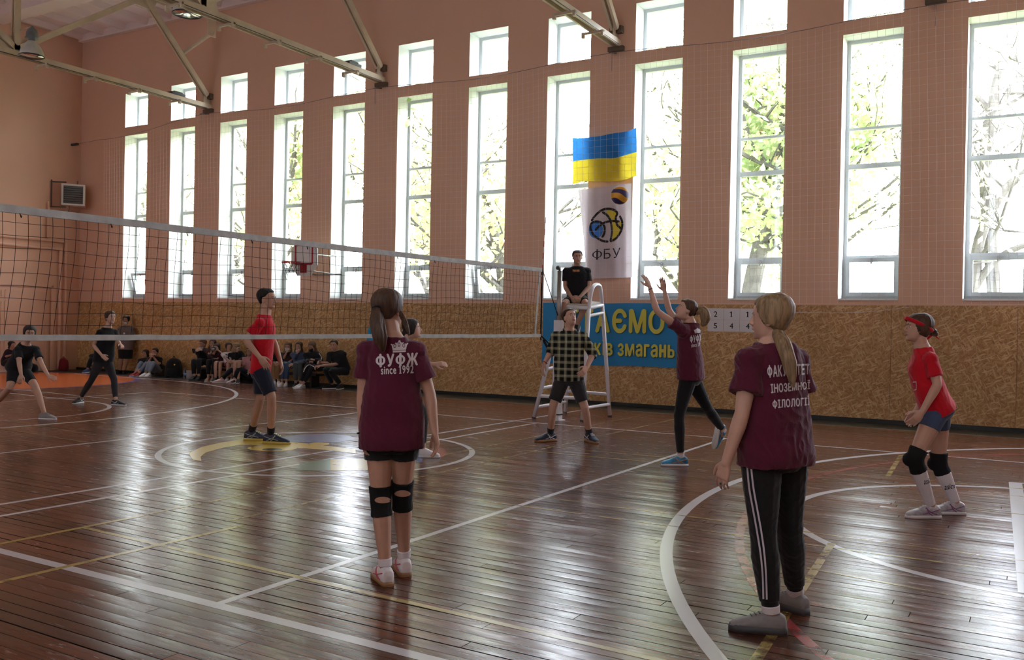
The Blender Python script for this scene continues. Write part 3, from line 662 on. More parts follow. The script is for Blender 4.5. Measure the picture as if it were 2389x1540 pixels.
# ================================================================ flag, banners, score sheets
def cloth_mat(name, col, trans=.35, var=.04):
    m, g = newmat(name); tcn = g.node('ShaderNodeTexCoord')
    x = g.node('ShaderNodeTexNoise', {'Vector': tcn.outputs['Object'], 'Scale': 3.0, 'Detail': 3}).outputs['Fac']
    cc = g.ramp(x, [(.3, tuple(c*(1-var) for c in col)), (.7, tuple(min(1, c*(1+var)) for c in col))])
    g.L.new(cc, g.p.inputs['Base Color']); g.p.inputs['Roughness'].default_value = .85; g.p.inputs['Specular IOR Level'].default_value = .15
    tl = g.node('ShaderNodeBsdfTranslucent', {'Color': cc}); mx = g.node('ShaderNodeMixShader', {0: trans, 1: g.p.outputs[0], 2: tl.outputs[0]})
    g.L.new(mx.outputs[0], g.n['Material Output'].inputs['Surface']); return m
def sheet_grid(c4, nu, nv, wave):
    TL, TR, BL, BR = c4
    return [[(TL*(1-i/nu)+TR*(i/nu))*(1-j/nv)+(BL*(1-i/nu)+BR*(i/nu))*(j/nv)+wave(i/nu, j/nv) for i in range(nu+1)] for j in range(nv+1)]
def grid_faces(bm, P, mi=lambda i, j: 0):
    vv = [[bm.verts.new(p) for p in r] for r in P]
    for j in range(len(P)-1):
        for i in range(len(P[0])-1): bm.faces.new((vv[j+1][i], vv[j+1][i+1], vv[j][i+1], vv[j][i])).material_index = mi(i, j)
def flagwave(s, t): return V((0, .035*math.sin(s*9+t*3)+.02*math.sin(s*17-t*6), -.05*math.sin(s*math.pi)*(1-t*.6)+.03*math.sin(s*2*math.pi)*t))
t = thing('flag', 'blue and yellow flag pinned on the net between two windows', 'flag')
c4 = [ony(1336, 322, 12.58), ony(1485, 298, 12.58), ony(1334, 430, 12.58), ony(1487, 411, 12.58)]
P = sheet_grid(c4, 32, 24, flagwave)
b = B(); grid_faces(b, P[:13]); obj('blue_half', b, cloth_mat('flag_blue', (.035, .20, .56), .42), t, True)
b = B(); grid_faces(b, P[12:]); obj('yellow_half', b, cloth_mat('flag_yellow', (.72, .58, .045), .42), t, True)

t = thing('federation_banner', 'white hanging banner with round basketball emblem and three black letters', 'banner')
YBN = 12.60
c4 = [ony(1349, 443, YBN), ony(1472, 427, YBN), ony(1366, 651, YBN), ony(1475, 647, YBN)]
bw = lambda s, t_: V((.02*math.sin(t_*3)*(1-s), .018*math.sin(s*14+t_*2)+.008*math.sin(s*31), 0))
b = B(); grid_faces(b, sheet_grid(c4, 40, 30, bw)); obj('cloth', b, cloth_mat('banner_white', (.64, .57, .62), .30), t, True)
LM = lambda x, y: ony(1260+x/3.85, 280+y/3.85, YBN-.032)
def stroke(pts, wd, m, name='emblem_line', par=None):
    b = B(); tube(b, cat_rom([LM(*q) for q in pts], 6), wd, 8, flat=.25, ref=V((1, 0, .01))); return obj(name, b, m, par or t, True)
ink = mat('banner_ink', (.022, .018, .02), .8); eb = mat('emblem_blue', (.045, .20, .62), .8); ey = mat('emblem_yellow', (.68, .56, .05), .8)
def blob(pts, m, name, n=5, dy=.004):
    b = B(); pp = cat_rom([LM(*q)+V((0, dy, 0)) for q in pts+[pts[0]]], n)[:-1]; loft(b, [pp, [p+V((0, .004, 0)) for p in pp]]); obj(name, b, m, t)
blob([(500+63*math.cos(k*math.pi/8), 985+78*math.sin(k*math.pi/8)) for k in range(16)], eb, 'emblem_blue_disc', 2)
blob([(592, 822), (640, 803), (692, 838), (682, 885), (640, 893), (620, 855)], ey, 'emblem_yellow_panel', 3)
blob([(648, 913), (678, 918), (692, 955), (732, 972), (705, 1045), (645, 1082), (650, 1000)], ey, 'emblem_yellow_panel', 3)
blob([(700, 922), (733, 915), (735, 962), (706, 945)], ey, 'emblem_yellow_panel', 3)
for s in ([(465, 900), (490, 865), (530, 825), (570, 803), (610, 797), (650, 803), (685, 822), (692, 845), (680, 875), (683, 910), (695, 945), (722, 970)],
          [(718, 868), (735, 905), (738, 950), (725, 1000), (690, 1055), (650, 1082), (633, 1085), (642, 1040), (646, 990), (638, 930), (620, 880), (595, 850), (565, 830)],
          [(455, 985), (453, 945), (475, 918), (520, 912), (560, 930), (580, 965), (578, 1010), (560, 1050)],
          [(455, 980), (480, 1030), (530, 1070), (570, 1088), (605, 1092)], [(500, 985), (540, 945), (590, 917), (650, 907), (705, 911)]): stroke(s, .022, ink)
p0, p1 = LM(468, 1258), LM(722, 1150)
bm = text_bm('ФБУ', p1.x-p0.x, p1.z-p0.z-.02, .0, gap=.14)
for v in bm.verts: f = v.co.x/(p1.x-p0.x); v.co = V((p0.x+v.co.x, p0.y-v.co.z, p0.z+v.co.y+.03*f))
obj('lettering', bm, ink, t)

t = thing('welcome_banner', 'blue vinyl banner with yellow Cyrillic greeting on the board wall', 'banner')
c4 = [V((-1.945, 12.70, 2.0)), V((.98, 12.70, 1.985)), V((-1.955, 12.70, .76)), V((.99, 12.70, .79))]
bw2 = lambda s, t_: V((0, .010*math.sin(s*23+t_*4)*(.3+t_), .008*math.sin(s*11)))
b = B(); grid_faces(b, sheet_grid(c4, 60, 20, bw2)); obj('vinyl', b, mat('banner_cyan', (.012, .21, .48), .55, .4, var=.06, vscale=2), t, True)
by = mat('banner_letter_yellow', (.62, .58, .09), .6); bd = mat('banner_letter_shadow', (.03, .10, .10), .6)
for m_, dx, dz, dy in ((bd, .014, -.016, .006), (by, 0, 0, 0)):
    text_wall('greeting_line', 'ВІТАЄМО', -1.62+dx, .67+dx, 1.41+dz, 1.885+dz, 12.668+dy, m_, t, .042)
    text_wall('greeting_line', 'учасників змагань', -1.80+dx, .88+dx, .885+dz, 1.30+dz, 12.668+dy, m_, t, .034)

paper = mat('white_paper', (.68, .66, .70), .8, .2); ink2 = mat('digit_ink', (.02, .02, .022), .8)
digs = (('2', '1', '1'), ('5', '4', '4'))
for r in range(2):
    for c in range(3):
        x0 = 1.49+c*.298; z1 = 1.905-r*.212; s = thing('score_sheet', '%s white sheet reading %s in the %s row of the score on the board wall' % (('first', 'middle', 'third')[c], digs[r][c], ('upper', 'lower')[r]), 'paper', group='score sheets on the board wall')
        b = B(); box(b, (x0+.002, 12.722, z1-.21), (x0+.294, 12.725, z1)); obj('sheet', b, paper, s)
        text_wall('digit', digs[r][c], x0+.115, x0+.115+(.05 if digs[r][c] == '1' else .065), z1-.155, z1-.055, 12.7195, ink2, s, .012)
b = B(); tube(b, cat_rom([(2.6, 12.72, 1.86), (3.4, 12.715, 1.84), (4.2, 12.72, 1.86), (4.9, 12.72, 1.95)], 8), .004, 5); tag(obj('loose_cord', b, paper), 'thin white cord sagging along the top of the board wall', 'cord')

# ================================================================ small hoop, heater, ball
t = thing('basketball_hoop', 'small white training hoop with red square on the wall pier', 'hoop')
HC = ony(709, 606, 12.0); hw, hh_ = .40, .37
b = B(); oc = [(-hw, -.12), (-.2, -hh_), (.2, -hh_), (hw, -.12), (hw, .24), (.28, hh_), (-.28, hh_), (-hw, .24)]
loft(b, [[V((HC.x+x, HC.y+dy, HC.z+z)) for x, z in oc] for dy in (0, .035)]); obj('backboard', b, mat('hoop_white', (.72, .70, .68), .5), t)
red = mat('hoop_red', (.42, .02, .03), .45)
b = B(); R4 = [(-.26, -.10), (.26, -.10), (.26, .34), (-.26, .34)]
for p, q in zip(R4, R4[1:]+R4[:1]): bar(b, (HC.x+p[0], HC.y-.004, HC.z+p[1]), (HC.x+q[0], HC.y-.004, HC.z+q[1]), .006, .045, V((0, 0, 1)) if p[1] == q[1] else V((1, 0, 0)))
obj('aiming_square', b, red, t)
rc = HC+V((0, -.40, -.09)); b = B(); tube(b, [rc+V((.21*math.cos(k*math.pi/14), .21*math.sin(k*math.pi/14), 0)) for k in range(29)], .012, 8, 'f'); box(b, tuple(HC+V((-.10, -.2, -.11))), tuple(HC+V((.10, 0, -.08)))); box(b, tuple(HC+V((-.09, -.03, -.30))), tuple(HC+V((.09, 0, -.09)))); obj('rim', b, red, t)
b = B()
for k in range(12):
    a0, a1 = k*math.pi/6, (k+1)*math.pi/6; P_ = lambda a, f: rc+V(((.21-.08*f)*math.cos(a), (.21-.08*f)*math.sin(a), -.40*f))
    for j in range(4): f0, f1 = j/4, (j+1)/4; s = j*.26; tube(b, [P_(a0+s, f0), P_(a0+s+.26, f1)], .004, 4, 'f'); tube(b, [P_(a0-s, f0), P_(a0-s-.26, f1)], .004, 4, 'f')
obj('net', b, mat('grey_cord', (.10, .09, .09), .8), t)
b = B()
for dx in (-.3, .3): tube(b, [HC+V((dx, .03, .12)), V((HC.x+dx, WY, HC.z+.12))], .018, 8); tube(b, [HC+V((dx*.6, .03, -.25)), V((HC.x+dx, WY, HC.z-.30))], .014, 8)
tube(b, [(HC.x-.35, WY-.03, HC.z-.30), (HC.x+.5, WY-.03, HC.z-.30)], .02, 8); obj('mounting_arm', b, steel, t)

t = thing('fan_heater', 'white louvred fan heater on a bracket high in the far corner', 'heater')
HF = onx(171, 455, -16.85); fx = V((.80, -.60, 0)); rx = V((.60, .80, 0)); uz = V((0, 0, 1)); uz = (uz+fx*-.0).normalized()
def hb(a, b_, c_): return HF+rx*a+fx*b_+uz*c_
def hbox(bm, a0, a1, b0, b1, c0, c1): loft(bm, [[hb(a0, b0, c), hb(a1, b0, c), hb(a1, b1, c), hb(a0, b1, c)] for c in (c0, c1)])
b = B(); hs = .30
hbox(b, -hs, hs, -.32, -.02, -hs, hs); hbox(b, -hs, hs, -.02, .06, -hs, -hs+.05); hbox(b, -hs, hs, -.02, .06, hs-.05, hs); hbox(b, -hs, -hs+.05, -.02, .06, -hs+.05, hs-.05); hbox(b, hs-.05, hs, -.02, .06, -hs+.05, hs-.05)
obj('casing', b, mat('heater_white', (.66, .64, .60), .4), t)
b = B(); hbox(b, -hs+.05, hs-.05, -.019, -.01, -hs+.05, hs-.05); obj('grille_back', b, black_board, t)
for k in range(8):
    z = -hs+.085+k*.062; b = B(); loft(b, [[hb(a, .0, z-.022), hb(a, .045, z+.012), hb(a, .045, z+.017), hb(a, .0, z-.012)] for a in (-hs+.05, hs-.05)]); obj('louvre', b, mat('louvre_grey', (.22, .22, .22), .5), t)
b = B()
for c_ in (-.34, .36): tube(b, [hb(-.2, -.1, c_), V((XL, HF.y-.35, HF.z+c_))], .02, 8)
tube(b, [V((XL+.03, HF.y-.35, HF.z-.34)), V((XL+.03, HF.y-.35, HF.z+.4))], .02, 8); tube(b, [hb(.1, -.1, hs), hb(.1, -.1, .40)], .02, 8); tube(b, [hb(-.1, -.1, -hs), hb(-.1, -.1, -.4), V((XL, 12.4, HF.z-.42))], .02, 8); obj('bracket', b, mat('bracket_brown', (.14, .10, .08), .6), t)

t = thing('volleyball', 'yellow and blue volleyball in the air before the white banner', 'ball'); BC = at(1446, 456, 10.5)
m, g = newmat('volleyball_panels'); tcn = g.node('ShaderNodeTexCoord'); mp = g.node('ShaderNodeMapping', {'Vector': tcn.outputs['Object'], 'Location': tuple(-BC), })
mr = g.node('ShaderNodeMapping', {'Vector': mp.outputs[0], 'Rotation': (.5, .9, .4)})
s3 = g.node('ShaderNodeSeparateXYZ', {0: mr.outputs[0]}); a = g.math('ADD', s3.outputs[0], g.math('MULTIPLY', g.math('SINE', g.math('MULTIPLY', s3.outputs[2], 22)), .03))
st = g.math('GREATER_THAN', g.math('SINE', g.math('MULTIPLY', a, 52)), .15)
g.L.new(g.mix(st, (.62, .30, .02, 1), (.030, .022, .10, 1)), g.p.inputs['Base Color']); g.p.inputs['Roughness'].default_value = .5
b = B(); ball(b, BC, .106, 32, 20); obj('cover', b, m, t, True)
# ================================================================ people
Z = V((0, 0, 1)); RH = V((RT.x, RT.y, 0)).normalized(); AH = V((FW.x, FW.y, 0)).normalized()
def cdir(r, a, u=0): return (RH*r+AH*a+Z*u).normalized()
def fuse(name, bm, voxel, smooth, mats, parent, disp=None, fac=.5):
    me = bpy.data.meshes.new(name); bmesh.ops.recalc_face_normals(bm, faces=bm.faces[:]); bm.to_mesh(me); bm.free()
    o = bpy.data.objects.new(name, me); COL.objects.link(o)
    r = o.modifiers.new('r', 'REMESH'); r.mode = 'VOXEL'; r.voxel_size = voxel; r.use_smooth_shade = True
    if smooth: s = o.modifiers.new('s', 'SMOOTH'); s.factor = fac; s.iterations = smooth
    dg = bpy.context.evaluated_depsgraph_get(); dg.update()
    m2 = bpy.data.meshes.new_from_object(o.evaluated_get(dg)); bpy.data.objects.remove(o); bpy.data.meshes.remove(me)
    if disp:
        nn = [v.normal.copy() for v in m2.vertices]
        for v, n_ in zip(m2.vertices, nn): v.co += n_*disp(v.co)
    m2.name = name
    return link(name, m2, mats, parent, True)
SK = {k: mat('skin_'+k, c, .55, .35, var=.05, vscale=14) for k, c in dict(fair=(.50, .30, .225), tan=(.42, .235, .165), mid=(.46, .265, .19), shade=(.40, .23, .17)).items()}
def hairmat(name, col): return mat(name, col, .55, .28, var=.40, vscale=60, bump=.4, bscale=120, stretch=(1, 1, .12), detail=2)
HR = {k: hairmat('hair_'+k, c) for k, c in dict(brown=(.060, .032, .020), dark=(.022, .015, .013), black=(.008, .007, .007), blonde=(.23, .155, .085), lightbrown=(.12, .072, .042), auburn=(.075, .038, .024)).items()}
def fab(name, col, bump=.25, var=.06, rough=.9): return mat(name, col, rough, .15, var=var, vscale=6, bump=bump, bscale=90, sheen=.15)
maroon = fab('maroon_cotton', (.080, .011, .028)); black_f = fab('black_fabric', (.011, .011, .013)); red_f = fab('red_cotton', (.46, .008, .018)); navy_f = fab('navy_fabric', (.014, .017, .03))
white_f = fab('white_fabric', (.62, .58, .60)); jean_f = fab('light_jeans', (.17, .20, .26)); grey_f = fab('grey_fabric', (.13, .105, .10)); blue_f = fab('slate_blue_fabric', (.055, .075, .135)); char_f = fab('charcoal_fabric', (.028, .026, .03))
gum = mat('gum_sole', (.28, .15, .07), .6); sole_w = mat('white_sole', (.60, .58, .58), .6); sole_k = mat('dark_sole', (.05, .05, .055), .6)
shoe_w = mat('white_shoe', (.60, .56, .57), .55, .3, var=.08, vscale=20); shoe_k = mat('black_shoe', (.015, .015, .018), .55, .3); shoe_g = mat('grey_shoe', (.21, .20, .20), .7, .3, var=.1, vscale=20)
lip_m = mat('lips', (.34, .12, .10), .5); eye_w = mat('eye_white', (.6, .58, .56), .3); eye_d = mat('eye_iris', (.03, .022, .018), .2); brow_m = mat('eyebrow', (.05, .03, .02), .8)

HEAD = [(-.112, .050, .005, .020), (-.104, .068, -.015, .034), (-.086, .077, -.040, .049), (-.058, .080, -.060, .060), (-.030, .081, -.074, .066), (0, .080, -.087, .071), (.025, .086, -.095, .0735), (.055, .082, -.097, .074), (.082, .064, -.083, .064), (.101, .036, -.054, .044), (.111, .012, -.022, .018)]
def head_ring(z, n=20):
    H = HEAD
    for a, b_ in zip(H, H[1:]):
        if a[0] <= z <= b_[0]:
            f = (z-a[0])/(b_[0]-a[0]); fr_, bk, hw = [a[i]+(b_[i]-a[i])*f for i in (1, 2, 3)]; break
    cy_ = (fr_+bk)/2; ry = (fr_-bk)/2
    out = []
    for k in range(n):
        t = 2*math.pi*k/n; x, y = hw*math.cos(t), cy_+ry*math.sin(t)
        out.append(V((x, y, z)))
    return out
def head_bm(bm, c, R, s):
    X = lambda p: c+R@(p*s)
    loft(bm, [[X(p) for p in head_ring(h[0])] for h in HEAD])
    tube(bm, [X(V(p)) for p in ((0, .079, .014), (0, .090, -.008), (0, .099, -.030), (0, .086, -.040))], [.0065*s, .008*s, .0105*s, .008*s], 8)
    for q in (1, -1):
        ball(bm, X(V((.010*q, .0885, -.034))), .008*s, 8, 6)
        M = R @ Matrix(((.35, 0, 0), (0, .85, 0), (0, 0, 1.25))); ball(bm, X(V((.074*q, -.008, -.012))), .026*s, 10, 8, M=M)
        M = R @ Matrix(((1.6, 0, 0), (0, .7, 0), (0, 0, .45))); ball(bm, X(V((.030*q, .077, .020))), .012*s, 8, 6, M=M)
    M = R @ Matrix(((1.7, 0, 0), (0, .6, 0), (0, 0, .6))); ball(bm, X(V((0, .083, -.058))), .014*s, 8, 6, M=M)
    ball(bm, X(V((0, .070, -.094))), .018*s, 8, 6)
def face_parts(P, brow=None):
    X = lambda p: P.hc+P.HR@(V(p)*P.s); s = P.s
    for q in (1, -1):
        b = B(); ball(b, X((.030*q, .0655, .002)), .0112*s, 12, 8, M=P.HR @ Matrix(((1.15, 0, 0), (0, .7, 0), (0, 0, .62))))
        e = obj('eye', b, eye_w, P.root, True)
        b = B(); ball(b, X((.030*q, .0712, .002)), .0060*s, 10, 6, M=P.HR @ Matrix(((1, 0, 0), (0, .5, 0), (0, 0, 1)))); obj('iris', b, eye_d, e, True)
        b = B(); tube(b, [X((.013*q, .0855, .020)), X((.030*q, .0835, .0245)), X((.046*q, .0715, .019))], [.003*s, .0036*s, .002*s], 6); obj('eyebrow', b, brow or brow_m, P.root, True)
    b = B(); tube(b, [X((-.022, .082, -.060)), X((-.010, .0905, -.057)), X((0, .091, -.058)), X((.010, .0905, -.057)), X((.022, .082, -.060))], [.002*s, .0045*s, .0045*s, .0045*s, .002*s], 6); tube(b, [X((-.018, .083, -.064)), X((0, .0905, -.067)), X((.018, .083, -.064))], [.002*s, .0055*s, .002*s], 6)
    obj('lips', b, lip_m, P.root, True)
def sm(a, b_, x): t = max(0, min(1, (x-a)/(b_-a))); return t*t*(3-2*t)
def hair_cap(P, m, thick=.014, front=.062, temple=-.02, nape=-.085, phi=72, bang=0, rough=.004, name='hair', sides=0):
    """hair shell following the skull: open over the face"""
    b = B(); nz, na = 26, 44; rings = []
    for i in range(nz+1):
        z = -.110+.2205*i/nz; base = head_ring(min(z, .1109), na); r = []
        cy_ = sum((p.y for p in base))/na
        for k, p in enumerate(base):
            out = V((p.x, p.y-cy_, 0)); a = math.degrees(math.atan2(abs(p.x), p.y+.02))          # 0 at the face, 180 at the back
            zh = front-bang*0+(temple-front)*sm(phi*.35, phi, a)+(nape-temple)*sm(phi+8, phi+45, a)
            k_ = sm(-.006, .008, z-zh)
            nse = noise.noise(V((math.atan2(p.x, p.y)*9, z*9, P.seed)))*rough
            d = out.normalized() if out.length > 1e-5 else V((0, 0, 0)); d = (d+V((0, -.15, sm(.03, .11, z)*1.3))).normalized()
            vol = thick*(1-.42*(1-sm(35, 85, a)))*(1+.35*sm(60, 150, a)*sm(-.08, .03, z))+sides*sm(50, 90, a)*(1-sm(.02, .08, z))
            r.append(P.hc+P.HR@((p+d*((vol+nse)*k_-.010*(1-k_)))*P.s))
        rings.append(r)
    loft(b, rings)
    return fuse(name, b, P.vox*.9, 2, m, P.root)
def lock(P, pts, rad, m, name, strands=7, vox=None, flat=.8, seed=0):
    """a bundle of strands (ponytail, plait, loose hair)"""
    b = B(); R = random.Random(seed+P.seed); cp = cat_rom(pts, 6); n = len(cp)
    rr = [rad[min(len(rad)-1, int(i/(n-1)*(len(rad)-1)))]*(1-(i/(n-1)*(len(rad)-1))%1)+rad[min(len(rad)-1, int(i/(n-1)*(len(rad)-1))+1)]*((i/(n-1)*(len(rad)-1))%1) for i in range(n)]
    ns = strands*2+4
    for k in range(ns+1):
        a = 2*math.pi*k/ns+R.uniform(-.3, .3); ph = R.uniform(0, 6); ro = (R.uniform(.60, .88) if k < ns else 0); cut = n-(R.randint(0, 3) if n > 10 else 0)
        sp, rs = [], []
        for i, p in enumerate(cp[:cut]):
            t = (cp[min(i+1, n-1)]-cp[max(i-1, 0)]).normalized(); u, v = frame(t, AH if abs(t.dot(AH)) < .9 else Z); w_ = .12*math.sin(ph+i*.45)
            sp.append(p+(u*math.cos(a+.04*i+w_)*flat+v*math.sin(a+.04*i+w_))*rr[i]*ro); rs.append(max(.0028, rr[i]*(.62 if ro == 0 else .27)))
        rs[-1] *= .5; tube(b, sp, rs, 6)
    return fuse(name, b, vox or min(P.vox, .0042)*.8, 0 if not vox else 1, m, P.root)
def hand(bm, w, d, n, t, s=1.0, curl=.35, spread=1.0, side=1):
    """palm with five bent fingers; d towards the tips, n out of the palm, t thumb side"""
    d = d.normalized(); n = (n-d*n.dot(d)).normalized(); t0 = d.cross(n); t = t0 if t0.dot(t) > 0 else -t0
    rg = []
    for y, a, c in ((-.012, .024, .019), (.01, .027, .018), (.04, .038, .016), (.075, .041, .014), (.090, .036, .011)):
        rg.append(ring(w+d*(y*s), t, n, a*s, c*s, 14, 2.6))
    loft(bm, rg)
    for off, ln, r in ((.030, .070, .0092), (.0105, .079, .0095), (-.0095, .073, .009), (-.029, .056, .0082)):
        p = w+d*(.078*s)+t*(off*s); pts = [p-d*.015*s, p]; a = 0; dd = d+t*(off*2.6*spread)
        for seg, f in ((.45, 1.0), (.30, 1.15), (.25, .8)):
            a += curl*f; q = (dd.normalized()*math.cos(a)+n*math.sin(a)); p = p+q*(ln*seg*1.15*s); pts.append(p)
        tube(bm, pts, [r*s, r*s, r*.95*s, r*.85*s, r*.7*s], 8)
    p = w+d*(.012*s)+t*(.022*s); pts = [p]
    for seg, q in ((.042, t*.75+d*.7+n*.25), (.032, t*.4+d*.95+n*.3), (.024, t*.2+d+n*.35)): p = p+q.normalized()*(seg*s); pts.append(p)
    tube(bm, pts, [.014*s, .0125*s, .0105*s, .008*s], 8)

class Person:
    def __init__(P, label, D, J, sex='f', s=1.0, vox=.006, skin='mid', hd=(0, 1, 0), seed=1, fat=1.0, hands=(None, None), curl=(.35, .35), hup=None, name='person'):
        P.root = thing(name, label, 'person'); P.s, P.vox, P.sex, P.seed, P.fat, P.D = s, vox, sex, seed, fat, D
        P.skin = SK[skin]; P.j = {}
        for k, q in J.items():
            if isinstance(q, V): p = q
            elif q[0] == 'y': p = ony(q[1], q[2], q[3])
            elif q[0] == 'z': p = onz(q[1], q[2], q[3])
            else: p = at(q[0], q[1], D+q[2])
            P.j[k] = p
        for q in ('sl', 'sr'): P.j[q] = P.j[q]-Z*.018*s
        j = P.j
        P.hipC = (j['pl']+j['pr'])/2; P.N = j['neck']
        sd = (P.N-P.hipC).normalized()
        P.lat_h = (j['pl']-j['pr']).normalized(); P.lat_s = (j['sl']-j['sr']).normalized(); P.shw = (j['sl']-j['sr']).length/2
        P.fwd = P.lat_s.cross(sd).normalized()
        P.hc = j['head']; hf = cdir(*hd); up = hup or ((P.hc-P.N).normalized()*.35+Z*.65); up = (up-hf*up.dot(hf)).normalized()
        P.HR = Matrix((hf.cross(up), hf, up)).transposed()
        P.hf, P.hup = hf, up; P.hands, P.curl = hands, curl
    def axis(P, n=24):
        j = P.j; mid = j.get('mid', (P.hipC+P.N)/2)
        sd = (mid-P.hipC).normalized(); return [P.hipC-sd*.12*P.s, P.hipC, mid, P.N, P.N+(P.hc-P.N)*.45]
    def sec(P, t):
        a = P.axis(); sd0 = (a[2]-a[1]).normalized()
        L = (P.N-P.hipC).length
        if t <= 0: c = P.hipC+sd0*(t*L)
        elif t >= 1: c = P.N+(P.hc-P.N).normalized()*((t-1)*L)
        else:
            p0, p1, p2 = a[1], a[2]*2-(a[1]+a[3])*.5, a[3]; c = p0*(1-t)**2+p1*2*t*(1-t)+p2*t*t
        e = .02; tt = max(0, min(1, t)); p0, p1, p2 = a[1], a[2]*2-(a[1]+a[3])*.5, a[3]
        tan = ((p1-p0)*2*(1-tt)+(p2-p1)*2*tt).normalized()
        lat = P.lat_h.lerp(P.lat_s, max(0, min(1, t))); lat = (lat-tan*lat.dot(tan)).normalized(); fw = lat.cross(tan)
        return c, lat, fw, tan
    def prof(P):
        w = P.shw; s = P.s*P.fat
        if P.sex == 'f': T = [(-.14, .100, .085, 0), (-.05, .165, .112, -.01), (.03, .172, .115, -.012), (.16, .158, .103, 0), (.40, .124, .086, .004), (.60, .136, .100, .014), (.72, .142, .106, .016), (.84, w/s*.92, .092, .0), (.92, w/s*.80, .072, -.005), (.985, .084, .064, -.005), (1.06, .056, .056, 0)]
        else: T = [(-.14, .105, .085, 0), (-.05, .158, .108, -.006), (.03, .163, .110, -.006), (.16, .156, .104, 0), (.40, .145, .098, .004), (.60, .158, .110, .006), (.74, .166, .115, .006), (.85, w/s*.95, .100, 0), (.925, w/s*.82, .078, -.006), (.985, .094, .072, -.006), (1.06, .062, .062, 0)]
        return [(t, a*s, d*s, o*s) for t, a, d, o in T]
    def torso(P, bm, t0, t1, ease=0.0, hem=None, n=22):
        pr = P.prof(); rings = []
        ts = sorted(set([t0, t1]+[q[0] for q in pr if t0 < q[0] < t1]+[t0+(t1-t0)*k/10 for k in range(1, 10)]))
        for t in ts:
            for a, b_ in zip(pr, pr[1:]):
                if a[0] <= t <= b_[0] or (t < pr[0][0]) or b_ is pr[-1]:
                    f = max(0, min(1, (t-a[0])/(b_[0]-a[0]))); w, d, o = [a[i]+(b_[i]-a[i])*f for i in (1, 2, 3)]; break
            e = ease
            if hem is not None and t < .80:
                W_ = P.prof()[2][1]+hem; D_ = P.prof()[2][2]+hem; k = sm(.10, .80, t); Wc, Dc = P.prof()[7][1]*1.02, P.prof()[6][2]
                w = max(w, (W_+(Wc-W_)*k)*.985); d = max(d, (D_+(Dc-D_)*k)*.96)
            c, lat, fw, tan = P.sec(t)
            rings.append(ring(c+fw*o, lat, fw, w+e, d+e, n, 2.3))
        loft(bm, rings)
    def limb_r(P):
        f = P.sex == 'f'; k = P.s*P.fat
        return dict(sh=(.045 if f else .051)*k, ua=(.042 if f else .050)*k, el=(.034 if f else .039)*k, fa=(.036 if f else .042)*k, wr=(.0235 if f else .027)*k, th0=(.088 if f else .090)*k, th=(.078 if f else .078)*k, kn=(.052 if f else .056)*k, ca=(.054 if f else .056)*k, an=(.033 if f else .037)*k)
    def arm_path(P, q):
        j = P.j; S, E, W = j['s'+q], j['e'+q], j['w'+q]; return S, E, W
    def leg_path(P, q): j = P.j; return j['p'+q], j['k'+q], j['a'+q]
    def arm(P, bm, q, ease=0, f0=0.0, f1=2.0, ends='r', sc=1.0, inner=True, taper=None):
        """f in 0..1 along the upper arm, 1..2 along the forearm"""
        S, E, W = P.arm_path(q); r = P.limb_r(); K = [(0, r['sh']), (.25, r['ua']*1.04), (.55, r['ua']), (.95, r['el']), (1.0, r['el']*1.02), (1.22, r['fa']), (1.6, r['fa']*.80), (2.0, r['wr'])]
        P._chain(bm, S, E, W, K, ease, f0, f1, ends, sc, taper)
        if inner and f0 == 0:
            c = P.sec(.86)[0]; tube(bm, [c+(S-c)*.35, S], [(r['sh']*1.1+ease), r['sh']+ease], 12)
    def leg(P, bm, q, ease=0, f0=0.0, f1=2.0, ends='r', sc=1.0, taper=None):
        H, K_, A = P.leg_path(q); r = P.limb_r(); bk = -P.fwd
        K = [(0, r['th0']), (.3, r['th']*1.02), (.6, r['th']*.86), (.9, r['kn']*1.02), (1.0, r['kn']), (1.12, r['kn']*.93), (1.30, r['ca']), (1.5, r['ca']*.88), (1.78, r['an']*1.15), (2.0, r['an'])]
        P._chain(bm, H, K_, A, K, ease, f0, f1, ends, sc, taper)
    def _chain(P, bm, A, Bp, C_, K, ease, f0, f1, ends, sc, taper):
        def pos(f): return A.lerp(Bp, f) if f <= 1 else Bp.lerp(C_, f-1)
        def rad(f):
            for a, b_ in zip(K, K[1:]):
                if f <= b_[0]+1e-6: return a[1]+(b_[1]-a[1])*(f-a[0])/(b_[0]-a[0])
            return K[-1][1]
        fs = sorted(set([f0, f1]+[k[0] for k in K if f0 < k[0] < f1]+[f0+(f1-f0)*k/8 for k in range(1, 8)]))
        pts = [pos(f) for f in fs]
        for i, f in enumerate(fs):                     # soften the bend at the joint
            if .85 < f < 1.15 and 0 < i < len(fs)-1: pts[i] = pts[i]*.6+(pos(max(f0, f-.12))+pos(min(f1, f+.12)))*.2
        rs = [rad(f)*sc+ease*(1 if taper is None else taper[0]+(taper[1]-taper[0])*(f-f0)/(f1-f0)) for f in fs]
        tube(bm, pts, rs, 14, ends)
